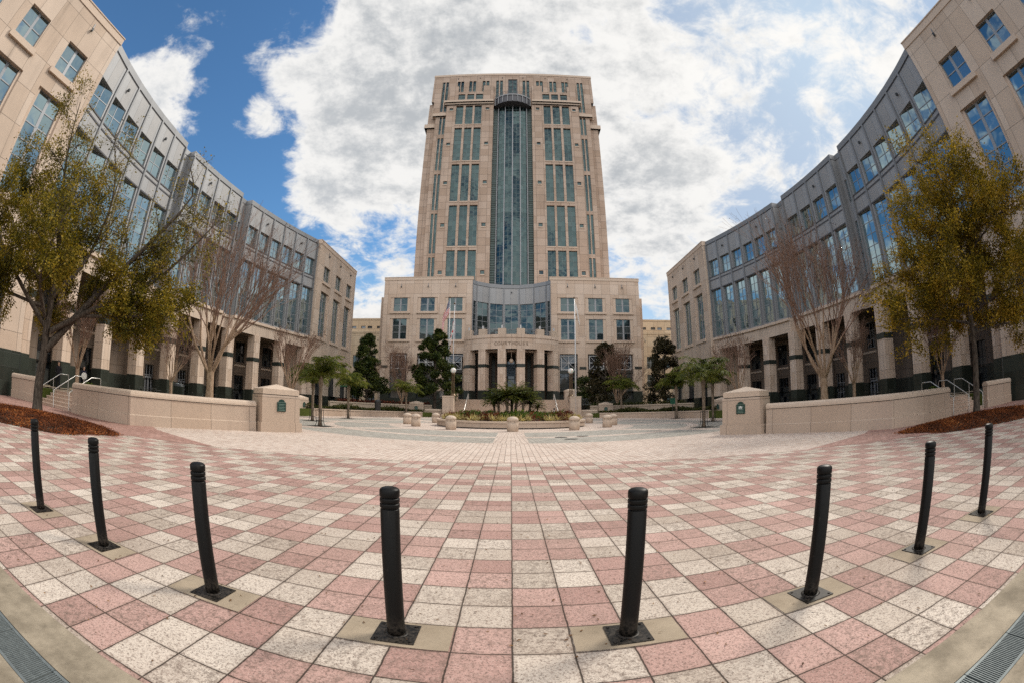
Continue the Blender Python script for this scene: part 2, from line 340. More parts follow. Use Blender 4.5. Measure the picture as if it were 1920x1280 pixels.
class MB:
    def __init__(s): s.v = []; s.f = []; s.mi = []; s.uv = []; s.sm = []
    def face(s, pts, nref=None, uv=None, mi=0, smooth=False):
        pts = [tuple(map(float, p)) for p in pts]
        a, b, c = (np.array(pts[i]) for i in (0, 1, 2))
        n = np.cross(b - a, c - b)
        if np.dot(n, n) < 1e-16 and len(pts) > 3: n = np.cross(c - a, np.array(pts[3]) - c)
        if nref is not None and np.dot(n, nref) < 0:
            pts = pts[::-1]; n = -n
            if uv: uv = uv[::-1]
        if uv is None:
            l = math.sqrt(float(np.dot(n, n))) or 1; n = n / l
            if abs(n[2]) > .7: uv = [(p[0], p[1]) for p in pts]
            else:
                h = math.hypot(n[0], n[1]) or 1
                tx, ty = -n[1] / h, n[0] / h
                if abs(tx) > abs(ty): sg = 1 if tx > 0 else -1
                else: sg = 1 if ty > 0 else -1
                uv = [((p[0] * tx + p[1] * ty) * sg, p[2]) for p in pts]
        i = len(s.v); s.v += pts; s.f.append(tuple(range(i, i + len(pts)))); s.mi.append(mi); s.uv += uv; s.sm.append(smooth)
    def box(s, x0, x1, y0, y1, z0, z1, mi=0, skip=''):
        if x0 > x1: x0, x1 = x1, x0
        if y0 > y1: y0, y1 = y1, y0
        P = lambda a, b, c: ((x0, x1)[a], (y0, y1)[b], (z0, z1)[c])
        for q, n, k in [([(0,0,0),(0,1,0),(0,1,1),(0,0,1)],(-1,0,0),'l'),([(1,0,0),(1,1,0),(1,1,1),(1,0,1)],(1,0,0),'r'),([(0,0,0),(1,0,0),(1,0,1),(0,0,1)],(0,-1,0),'f'),([(0,1,0),(1,1,0),(1,1,1),(0,1,1)],(0,1,0),'k'),([(0,0,0),(1,0,0),(1,1,0),(0,1,0)],(0,0,-1),'b'),([(0,0,1),(1,0,1),(1,1,1),(0,1,1)],(0,0,1),'t')]:
            if k not in skip: s.face([P(*i) for i in q], n, mi=mi)
    def fbox(s, F, u0, u1, v0, v1, d0, d1, mi=0, back=False):
        P = lambda a, b, c: F((u0, u1)[a], (v0, v1)[b], (d0, d1)[c])
        t, n = F.t, F.n
        qs = [([(0,0,1),(1,0,1),(1,1,1),(0,1,1)], n), ([(0,0,0),(0,1,0),(0,1,1),(0,0,1)], -t), ([(1,0,0),(1,1,0),(1,1,1),(1,0,1)], t), ([(0,1,0),(1,1,0),(1,1,1),(0,1,1)], UP), ([(0,0,0),(1,0,0),(1,0,1),(0,0,1)], -UP)]
        if back: qs.append(([(0,0,0),(1,0,0),(1,1,0),(0,1,0)], -n))
        for q, nn in qs: s.face([P(*i) for i in q], nn, mi=mi)
    def facade(s, F, u0, u1, v0, v1, holes=(), mi=0, mr=0, d=0.0):
        """wall sheet with rectangular openings (hu0,hu1,hv0,hv1,depth) and their reveals"""
        us = sorted({u0, u1, *[min(max(h[i], u0), u1) for h in holes for i in (0, 1)]})
        vs = sorted({v0, v1, *[min(max(h[i], v0), v1) for h in holes for i in (2, 3)]})
        for i in range(len(us) - 1):
            for j in range(len(vs) - 1):
                cu, cv = (us[i] + us[i+1]) / 2, (vs[j] + vs[j+1]) / 2
                if any(h[0] < cu < h[1] and h[2] < cv < h[3] for h in holes): continue
                a, b, c, e = us[i], us[i+1], vs[j], vs[j+1]
                s.face([F(a, c, d), F(b, c, d), F(b, e, d), F(a, e, d)], F.n, [(a, c), (b, c), (b, e), (a, e)], mi)
        for h in holes:
            a, b, c, e, dp = h[:5]
            for q, nn in [([(a,c,0),(a,e,0),(a,e,-dp),(a,c,-dp)], F.t), ([(b,c,0),(b,e,0),(b,e,-dp),(b,c,-dp)], -F.t), ([(a,e,0),(b,e,0),(b,e,-dp),(a,e,-dp)], -UP), ([(a,c,0),(b,c,0),(b,c,-dp),(a,c,-dp)], UP)]:
                s.face([F(x, y, z + d) for x, y, z in q], nn, mi=mr)
    def tube(s, pts, rad, n=6, mi=0, cap=False, smooth=True):
        pts = [np.array(p, float) for p in pts]; rings = []
        ref = np.array([.3, .2, 1.0]) if abs((pts[-1] - pts[0])[2]) < .9 * np.linalg.norm(pts[-1] - pts[0]) else np.array([1.0, .1, 0])
        for i, p in enumerate(pts):
            d = pts[min(i+1, len(pts)-1)] - pts[max(i-1, 0)]; d = d / (np.linalg.norm(d) or 1)
            a = np.cross(d, ref); a /= (np.linalg.norm(a) or 1); b = np.cross(d, a)
            r = rad[i] if hasattr(rad, '__len__') else rad
            base = len(s.v)
            for k in range(n):
                t = 2 * math.pi * k / n
                s.v.append(tuple(p + a * (r * math.cos(t)) + b * (r * math.sin(t))))
            rings.append(base)
        for i in range(len(rings) - 1):
            for k in range(n):
                k2 = (k + 1) % n
                s.f.append((rings[i] + k, rings[i] + k2, rings[i+1] + k2, rings[i+1] + k)); s.mi.append(mi); s.sm.append(smooth)
                s.uv += [(0, 0)] * 4
        if cap:
            for rg, o in ((rings[0], 1), (rings[-1], -1)):
                s.f.append(tuple(rg + k for k in range(n))[::-o]); s.mi.append(mi); s.sm.append(False); s.uv += [(0, 0)] * n
    def lathe(s, prof, c=(0, 0, 0), n=24, mi=0, smooth=True, cap=True):
        rg = []
        for r, z in prof:
            b = len(s.v); rg.append(b)
            for k in range(n):
                t = 2 * math.pi * k / n; s.v.append((c[0] + r * math.cos(t), c[1] + r * math.sin(t), c[2] + z))
        for i in range(len(rg) - 1):
            for k in range(n):
                k2 = (k + 1) % n; s.f.append((rg[i] + k, rg[i] + k2, rg[i+1] + k2, rg[i+1] + k)); s.mi.append(mi)
                r = max(prof[i][0], prof[i+1][0]); a0, a1 = r * 2 * math.pi * k / n, r * 2 * math.pi * (k + 1) / n
                s.uv += [(a0, prof[i][1]), (a1, prof[i][1]), (a1, prof[i+1][1]), (a0, prof[i+1][1])]; s.sm.append(smooth)
        if cap:
            for b, o in ((rg[0], -1), (rg[-1], 1)):
                s.f.append(tuple(b + k for k in range(n))[::o]); s.mi.append(mi); s.sm.append(False); s.uv += [(0, 0)] * n
    def prism(s, poly, z0, z1, mi=0, bottom=False, top=True):
        n = len(poly); c = np.mean(np.array(poly), 0)
        ar = sum(poly[i][0] * poly[(i+1) % n][1] - poly[(i+1) % n][0] * poly[i][1] for i in range(n))
        pl = poly if ar > 0 else poly[::-1]
        for i in range(n):
            a, b = pl[i], pl[(i+1) % n]
            s.face([(*a, z0), (*b, z0), (*b, z1), (*a, z1)], (b[1] - a[1], a[0] - b[0], 0), mi=mi)
        if top: s.face([(*p, z1) for p in pl], UP, mi=mi)
        if bottom: s.face([(*p, z0) for p in pl], -UP, mi=mi)
    def sphere(s, c, r, n=12, m=8, mi=0, sq=1.0):
        s.lathe([(max(1e-3, r * math.sin(math.pi * i / m)), -r * sq * math.cos(math.pi * i / m)) for i in range(m + 1)], c, n, mi, cap=False)
    def build(s, name, mats, parent=None, world=None, label=None, bevel=0):
        me = bpy.data.meshes.new(name); me.from_pydata(s.v, [], s.f); ok = len(me.polygons) == len(s.f)
        if not isinstance(mats, (list, tuple)): mats = [mats]
        for m in mats: me.materials.append(M[m] if isinstance(m, str) else m)
        me.polygons.foreach_set('material_index', s.mi); me.polygons.foreach_set('use_smooth', s.sm)
        uvl = me.uv_layers.new(name='UVMap'); uvl.data.foreach_set('uv', [c for q in s.uv for c in q])
        me.update()
        return link(name, me, parent, world, label)

class Parts:
    """like MB, but every box becomes a part object of its own"""
    def __init__(s): s.l = []
    def fbox(s, *a, **k): m = MB(); m.fbox(*a, **k); s.l.append(m)
    def face(s, *a, **k): s.l[-1].face(*a, **k)
    def tube(s, *a, **k): m = MB(); m.tube(*a, **k); s.l.append(m)
    def build(s, name, mat, parent, world=True):
        for m in s.l: m.build(name, mat, parent, world)
def root_of(o):
    while o.parent: o = o.parent
    return o
def link(name, me, parent=None, world=None, label=None):
    o = bpy.data.objects.new(name, me); COL.objects.link(o)
    if parent:
        o.parent = parent
        if world and parent.parent is None and parent.type == 'EMPTY': o.location = tuple(-c for c in parent.location)
    if label: o['label'] = label
    return o
def tag(o, label=None, cat=None, group=None, kind=None):
    if label: o['label'] = label
    if cat: o['category'] = cat
    if group: o['group'] = group
    if kind: o['kind'] = kind
    return o
def empty(name, loc, label, cat, group=None, rz=0):
    o = bpy.data.objects.new(name, None); COL.objects.link(o); o.location = loc; o.rotation_euler = (0, 0, rz); o.empty_display_size = .3
    return tag(o, label, cat, group)
def kids(o): return [c for c in bpy.data.objects if c.parent == o]
def copy_tree(o, loc=None, rz=None, label=None, group=None, parent=None, scale=None):
    c = o.copy(); COL.objects.link(c)
    if parent is not None: c.parent = parent
    else:
        if loc is not None: c.location = loc
        if rz is not None: c.rotation_euler = (0, 0, rz)
        if scale is not None: c.scale = (scale, scale, scale) if not hasattr(scale, '__len__') else scale
        if label: c['label'] = label
        if group: c['group'] = group
    for ch in kids(o): copy_tree(ch, parent=c)
    return c

def quads_mesh(name, V, mat, parent=None, world=None, per=4):
    """V: (n,4,3) array of loose quads"""
    n = len(V); me = bpy.data.meshes.new(name)
    me.vertices.add(n * per); me.vertices.foreach_set('co', np.ascontiguousarray(V, dtype=np.float32).ravel())
    me.loops.add(n * per); me.loops.foreach_set('vertex_index', np.arange(n * per, dtype=np.int32))
    me.polygons.add(n); me.polygons.foreach_set('loop_start', np.arange(0, n * per, per, dtype=np.int32))
    me.update(calc_edges=True); me.validate()
    me.materials.append(M[mat])
    return link(name, me, parent, world)

def leaf_quads(P, size, rng, aspect=.5, up=.25, dirs=None):
    """one pointed leaf (diamond quad) per point"""
    P = np.asarray(P, float); n = len(P)
    a = rng.normal(size=(n, 3)) if dirs is None else dirs + rng.normal(size=(n, 3)) * .45
    a[:, 2] *= .75; a /= np.linalg.norm(a, axis=1)[:, None] + 1e-9
    b = rng.normal(size=(n, 3)); b[:, 2] -= up; b = np.cross(a, b); b /= np.linalg.norm(b, axis=1)[:, None] + 1e-9
    L = (size * rng.uniform(.65, 1.35, n))[:, None]; W = L * aspect * .5
    return np.stack([P, P + a * L * .5 + b * W, P + a * L, P + a * L * .5 - b * W], 1)

# ------------------------------------------------------------------ ground and paving
PC = (0.0, 42.2)                      # centre of the round planter
def gz(y): return 0.0 if y < 48 else min(.28, .28 * (y - 48) / 18)

def sheet(name, polys, mat, z=None):
    mb = MB()
    for p in polys: mb.face([(q[0], q[1], q[2] if len(q) > 2 else z) for q in p], UP)
    return tag(mb.build(name, mat), kind='structure')
sheet('ground', [[(-1500, -1500), (1500, -1500), (1500, 1500), (-1500, 1500)]], 'asphalt', -.016)
plz = []
ys = [10, 48, 52, 56, 60, 66, 76]
for a, b in zip(ys[:-1], ys[1:]): plz.append([(-30, a, gz(a)), (30, a, gz(a)), (30, b, gz(b)), (-30, b, gz(b))])
sheet('plaza_paving', plz, 'plaza')
curve = lambda x: 13.55 - x * x / 62
xs = np.linspace(-30, 30, 41)
sheet('checker_paving', [[(x, 1.36), (x2, 1.36), (x2, max(1.5, curve(x2))), (x, max(1.5, curve(x)))] for x, x2 in zip(xs[:-1], xs[1:])], 'checker', .004)
for s in (-1, 1):
    P = [(s * x, curve(x)) for x in np.linspace(9.5, 27.5, 14)]
    P += [(s * 60, 1.4), (s * 60, 15.6), (s * 16.5, 15.6), (s * 14.6, 14.2)]
    sheet('pink_paving', [P], 'pink', .008)
sheet('kerb', [[(-60, .96), (60, .96), (60, 1.358), (-60, 1.358)], [(-60, -6), (60, -6), (60, .66), (-60, .66)]], 'concrete', .010)
sheet('drain_channel', [[(-60, .66), (60, .66), (60, .96), (-60, .96)]], 'dark_void', -.012)

for s in (-1, 1):                      # raised terraces between plaza and wings
    arcp = []
    for k in range(15):
        a = R(-57 + k * 9.0); arcp.append((s * 25.5 * math.cos(a), PC[1] + 25.5 * math.sin(a)))
    arcp = [q for q in arcp if 22 < q[1] < 66]
    P = [(s * 13.2, 21.5), (s * 15.5, 16.6), (s * 16.6, 14.45), (s * 22.1, 14.35), (s * 22.1, 15.75), (s * 27.4, 15.75), (s * 27.4, 14.35), (s * 50, 14.35), (s * 50, 96), (s * 11.5, 96), (s * 11.5, 66.4)]
    mb = MB(); mb.prism(P + arcp[::-1], -.01, .93); tag(mb.build('terrace', 'grass'), kind='structure')
    # paved walk in front of the arcade
    walk = []
    yy = np.linspace(14.6, 66, 14)
    for a, b in zip(yy[:-1], yy[1:]):
        f = lambda y: 88 - math.sqrt(88 ** 2 - (y - 40.5) ** 2)
        walk.append([(s * (36.55 - f(a) - 4.2), a), (s * 42, a), (s * 42, b), (s * (36.55 - f(b) - 4.2), b)])
    walk.append([(s * 21.5, 15.75), (s * 32, 15.75), (s * 32, 22), (s * 21.5, 20)])
    sheet('terrace_path', walk, 'concrete_slab', .945 if s < 0 else .945)

# ------------------------------------------------------------------ windows
def win(parent, name, F, u0, u1, v0, v1, dp, cols, rows, frame, gl, bar=.07, mull=None, edge=None, vsplit=None):
    """a framed window lying dp behind the facade: frame mesh with its pane as a sub-part"""
    e = edge or bar; mb = MB(); d0, d1 = -dp + .015, -dp + .015 + max(.06, bar * .8)
    mb.fbox(F, u0, u0 + e, v0, v1, d0, d1); mb.fbox(F, u1 - e, u1, v0, v1, d0, d1)
    mb.fbox(F, u0 + e, u1 - e, v0, v0 + e, d0, d1); mb.fbox(F, u0 + e, u1 - e, v1 - e, v1, d0, d1)
    m = mull or bar
    for i in range(1, cols):
        c = u0 + (u1 - u0) * i / cols; mb.fbox(F, c - m / 2, c + m / 2, v0 + e, v1 - e, d0, d1 - .008)
    vs = vsplit or [v0 + (v1 - v0) * j / rows for j in range(1, rows)]
    for c in vs: mb.fbox(F, u0 + e, u1 - e, c - bar / 2, c + bar / 2, d0, d1 - .016)
    o = mb.build(name, frame, parent, True)
    g = MB(); us = [u0 + (u1 - u0) * i / cols for i in range(cols + 1)]; vv = [v0] + list(vs) + [v1]
    for i in range(cols):
        for j in range(len(vv) - 1):
            g.face([F(us[i], vv[j], -dp + .02), F(us[i+1], vv[j], -dp + .02), F(us[i+1], vv[j+1], -dp + .02), F(us[i], vv[j+1], -dp + .02)], F.n)
    g.build('pane', gl, o)
    return o

def floodlight(parent, F, u, v, arm=True):
    mb = MB()
    if arm: mb.fbox(F, u - .05, u + .05, v, v + .6, .002, .05, 0)
    mb.fbox(F, u - .10, u + .10, v - .26, v, .08, .30, 1, True); mb.fbox(F, u - .04, u + .04, v - .2, v - .1, 0, .12, 1)
    mb.build('floodlight', ['metal_trim', 'frame_dark'], parent, True)

# ------------------------------------------------------------------ the two wings
ZT = .93; ZF0, ZF1 = 10.35, 12.2; ZC0, ZC1 = 27.95, 28.6
def arcx(y): return 36.55 - (88 - math.sqrt(88 ** 2 - (y - 40.5) ** 2))

def wing(s, label):
    root = empty('courthouse_wing', (s * 36, 40, 0), label, 'building', 'courthouse wings beside the plaza')
    nx = np.array([-s, 0, 0.0])
    B = Fr((s * 31.95, 0, 0), (0, 1, 0), nx)
    wall = MB(); trim = Parts(); gran = MB()
    blocks = [(-4.6, 14.45, (10.5, 4.65, -1.2)), (66.5, 85.3, (70.3, 76.05, 81.8))]
    for y0, y1, cs in blocks:
        holes = []
        for c in cs:
            holes += [(c - 1.38, c + 1.38, 22.0, 24.75, .38), (c - 1.75, c + 1.75, 12.55, 20.25, .5)]
            holes.append((c - 1.75, c + 1.75, ZT + .05, 9.3, .6))
        wall.facade(B, y0, y1, 2.95, ZC0, [h for h in holes if h[2] > 3] + [(c - 1.75, c + 1.75, 2.95, 9.3, .6) for c in cs])
        gran.facade(B, y0, y1, -.1, 2.95, [(c - 1.75, c + 1.75, ZT + .05, 2.95, .6) for c in cs], d=.03)
        for c in cs:
            win(root, 'window', B, c - 1.38, c + 1.38, 22.0, 24.75, .38, 2, 2, 'frame_pale', 'glass_wing', .09, .30, .07)
            win(root, 'tall_window', B, c - 1.42, c + 1.42, 12.55, 20.25, .5, 2, 6, 'frame_pale', 'glass_wing', .09, .32, .08)
            for q in (-1, 1): trim.fbox(B, min(c + q * 1.42, c + q * 1.75), max(c + q * 1.42, c + q * 1.75), 12.55, 20.25, -.495, -.2)
            win(root, 'ground_window', B, c - 1.75, c + 1.75, ZT + .05, 9.3, .6, 3, 5, 'frame_dark', 'glass_dark', .1)
            trim.fbox(B, c - 1.75, c + 1.75, 21.52, 21.98, .003, .26)
            trim.fbox(B, c - 2.05, c + 2.05, 12.0, 12.5, .003, .2)
            floodlight(root, B, c, 26.9)
        for F2, a, b in ((Fr((s * 31.95, y0, 0), (s, 0, 0), (0, -1, 0)), 0, 18), (Fr((s * 31.95, y1, 0), (s, 0, 0), (0, 1, 0)), 0, 18)):
            wall.facade(F2, a, b, 2.95, ZC0); gran.facade(F2, a - .03, b, -.1, 2.95, d=.03)
        wall.face([B(y0, ZC1 - .3, 0), B(y1, ZC1 - .3, 0), B(y1, ZC1 - .3, -18), B(y0, ZC1 - .3, -18)], UP)
        # coping
        trim.fbox(B, y0 - .08, y1 + .08, ZC0, ZC1, -18, .08)
        trim.fbox(B, y0 - .12, y1 + .12, ZC1, ZC1 + .1, -18, .14)
    metal = MB(); mtrim = Parts(); strip = Parts(); arcw = MB(); dark = MB(); copm = MB()
    segs = [(14.45, 32.5, 6), (34.5, 46.75, 4), (49.15, 66.5, 6)]
    cut = []
    for (y0, y1, nb) in segs:
        # a little play so the outermost fins stand at the segment ends
        pts = [(arcx(y0 + (y1 - y0) * i / nb), y0 + (y1 - y0) * i / nb) for i in range(nb + 1)]
        for i in range(nb):
            (xa, ya), (xb, yb) = pts[i], pts[i + 1]
            t = np.array([s * (xb - xa), yb - ya, 0]); w = np.linalg.norm(t); t /= w
            n = np.array([t[1], -t[0], 0.0]); n *= np.sign(np.dot(n, nx))
            F = Fr((s * xa, ya, 0), t, n)
            h = [(.42, w - .22, 22.25, 25.05, .85), (.42, w - .22, 12.45, 20.0, .85)]
            metal.facade(F, 0, w, ZF1, ZC0, h)
            um = (.42 + w - .22) / 2; hw = (w - .64) / 2 / abs(t[1]) - .004; G2 = Fr(F(um, 0, 0), (0, 1, 0), nx)
            if n[1] < 0: G2 = Fr(F(um, 0, 0), t, n); hw = (w - .64) / 2 - .002
            wall.facade(F, 0, w, ZF0, ZF1); wall.facade(F, 0, w, ZF0 - .02, ZF1, d=-1.3)
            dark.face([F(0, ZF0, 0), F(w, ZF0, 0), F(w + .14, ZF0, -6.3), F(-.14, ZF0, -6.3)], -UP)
            win(root, 'window', G2, -hw, hw, 22.25, 25.05, .42, 2, 2, 'frame_pale', 'glass_wing', .065)
            win(root, 'tall_window', G2, -hw, hw, 12.45, 20.0, .42, 2, 6, 'frame_pale', 'glass_wing', .065)
            mtrim.fbox(F, .06, .30, ZF1, ZC0 - .05, .003, .15)         # fin between the bays
            strip.fbox(F, .34, w - .02, 20.0, 20.14, .003, .05); strip.fbox(F, .34, w - .02, 21.6, 21.74, .003, .06)
            strip.fbox(F, .34, w - .02, 22.13, 22.25, .003, .07)
            if i == nb - 1: mtrim.fbox(F, w - .2, w, ZF1, ZC0 - .05, .003, .24)
            trim.fbox(F, 0, w, ZF1 - .32, ZF1 + .02, .003, .26)          # stone ledge
            copm.fbox(F, -.02, w + .02, ZC0, ZC1, -1.0, .10); strip.fbox(F, 0, w, ZC0 - .10, ZC0, -.2, .03)
            metal.face([F(0, ZC1 - .25, 0), F(w, ZC1 - .25, 0), F(w + .3, ZC1 - .25, -15), F(-.3, ZC1 - .25, -15)], UP)
            if i % 3 == 1: floodlight(root, F, w * .55, 26.7, False)
            # back wall of the arcade, every bay
            A = Fr(F(0, 0, -5.2), t, n); gp = .13
            if i % 2 == 0: bh = [(.5, w - .3, ZT + .02, 5.0, .3), (.5, w - .3, 6.9, 9.9, .3)]
            else: bh = [(.45, w - .9, ZT + .02, 4.6, .3), (.45, w - .9, 6.9, 9.9, .3)]
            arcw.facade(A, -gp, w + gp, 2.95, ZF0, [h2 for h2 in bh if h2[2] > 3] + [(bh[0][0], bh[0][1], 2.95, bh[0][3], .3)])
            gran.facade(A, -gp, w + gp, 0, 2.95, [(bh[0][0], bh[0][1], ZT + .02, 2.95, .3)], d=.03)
            for q in bh: win(root, 'arcade_window', A, q[0], q[1], q[2], q[3], .3, 3, 3, 'frame_pale' if i % 2 else 'frame_dark', 'glass_dark', .07)
            trim.fbox(A, .3, w - .2, 6.3, 6.55, .003, .12)
            if i % 2 == 1 and not (s > 0 and i == 3 and nb == 4):
                dr = MB(); c0, c1 = q[0] + .25, q[1] - .25
                for a, b in ((c0, (c0 + c1) / 2 - .03), ((c0 + c1) / 2 + .03, c1)):
                    dr.fbox(A, a, b, ZT + .03, 3.2, -.24, -.16, 0)
                    dr.fbox(A, a + .14, b - .14, ZT + .3, 3.05, -.16, -.15, 1)
                dr.build('door', ['frame_pale', 'glass_dark'], root, True)
        cut.append((pts, y0, y1))
        # segment end returns
        for (px, py), q in ((pts[0], -1), (pts[-1], 1)):
            E2 = Fr((s * px, py, 0), (s, 0, 0), (0, q, 0))
            metal.facade(E2, 0, 1.0, ZF1, ZC0); wall.facade(E2, 0, 1.0, ZF0, ZF1); copm.fbox(E2, -.1, 1.0, ZC0, ZC1, -.1, .04)
    # recesses with the narrow windows
    for y0, y1 in ((32.5, 34.5), (46.75, 49.15)):
        F = Fr((s * (arcx((y0 + y1) / 2) + .9), y0, 0), (0, 1, 0), nx); w = y1 - y0
        h = [(w / 2 - .55, w / 2 + .55, 22.25, 25.05, .2), (w / 2 - .55, w / 2 + .55, 12.45, 20.0, .2)]
        metal.facade(F, 0, w, ZF1, ZC0, h); wall.facade(F, 0, w, ZF0, ZF1)
        for q in h: win(root, 'narrow_window', F, q[0], q[1], q[2], q[3], .2, 2, 4 if q[2] > 20 else 9, 'frame_pale', 'glass_wing', .07)
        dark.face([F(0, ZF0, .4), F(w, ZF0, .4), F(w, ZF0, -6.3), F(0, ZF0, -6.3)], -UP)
        copm.fbox(F, 0, w, ZC0, ZC1, -1, .06); trim.fbox(F, 0, w, ZF1 - .32, ZF1 + .02, .003, .2)
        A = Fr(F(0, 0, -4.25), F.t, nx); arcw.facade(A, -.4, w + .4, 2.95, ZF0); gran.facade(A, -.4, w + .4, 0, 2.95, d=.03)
        metal.face([F(0, ZC1 - .25, 0), F(w, ZC1 - .25, 0), F(w, ZC1 - .25, -14), F(0, ZC1 - .25, -14)], UP)
    yy = np.linspace(14.5, 66.4, 25)
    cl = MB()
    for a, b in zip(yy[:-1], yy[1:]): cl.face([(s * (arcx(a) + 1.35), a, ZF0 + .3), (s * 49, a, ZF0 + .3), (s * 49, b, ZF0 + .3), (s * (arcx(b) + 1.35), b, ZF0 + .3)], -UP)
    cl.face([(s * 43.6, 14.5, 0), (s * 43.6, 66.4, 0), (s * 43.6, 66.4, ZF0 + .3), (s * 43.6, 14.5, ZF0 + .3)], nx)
    cl.build('arcade_leak_backing', 'dark_void', root, True)  # dark backing added to stop light leaking through soffit and wall gaps
    wall.build('wall', 'stone_block', root, True); trim.build('ledge', 'stone_trim', root, True); gran.build('granite_base', 'granite', root, True)
    metal.build('metal_facade', 'metal_panel', root, True); mtrim.build('fin', 'metal_trim', root, True); strip.build('spandrel_trim', 'metal_dark', root, True); dark.build('soffit', 'soffit', root, True); arcw.build('arcade_wall', 'stone_arcade_shaded', root, True)
    copm.build('coping', 'metal_trim', root, True)
    # columns with granite band and foot
    for yc in (14.95, 20.4, 26.2, 31.8, 37.4, 43.2, 49.0, 54.7, 60.5, 65.9):
        xc = arcx(yc) + .45; ang = math.atan2((yc - 40.5), 88) * s
        t = np.array([-math.sin(ang) * 1.0, math.cos(ang), 0]); n = np.array([t[1], -t[0], 0]); n *= np.sign(np.dot(n, nx))
        F = Fr((s * xc, yc, 0), t, n); c = MB()
        for a, b in ((2.95, 6.8), (7.35, ZF0 + .01)): c.fbox(F, -.63, .63, a, b, -.75, .62, 0, True)
        o = c.build('column', 'stone_column', root, True)
        b = MB(); b.fbox(F, -.66, .66, 6.8, 7.35, -.78, .65, 0, True); b.build('column_band', 'granite_band', o)
        b = MB(); b.fbox(F, -.66, .66, 0, 2.95, -.78, .65, 0, True); b.build('column_foot', 'granite', o)
    return root
wing(-1, 'left stone and grey metal courthouse wing with curved arcaded front in brighter light')
wing(1, 'right stone and grey metal courthouse wing with curved arcaded front and bluer windows')

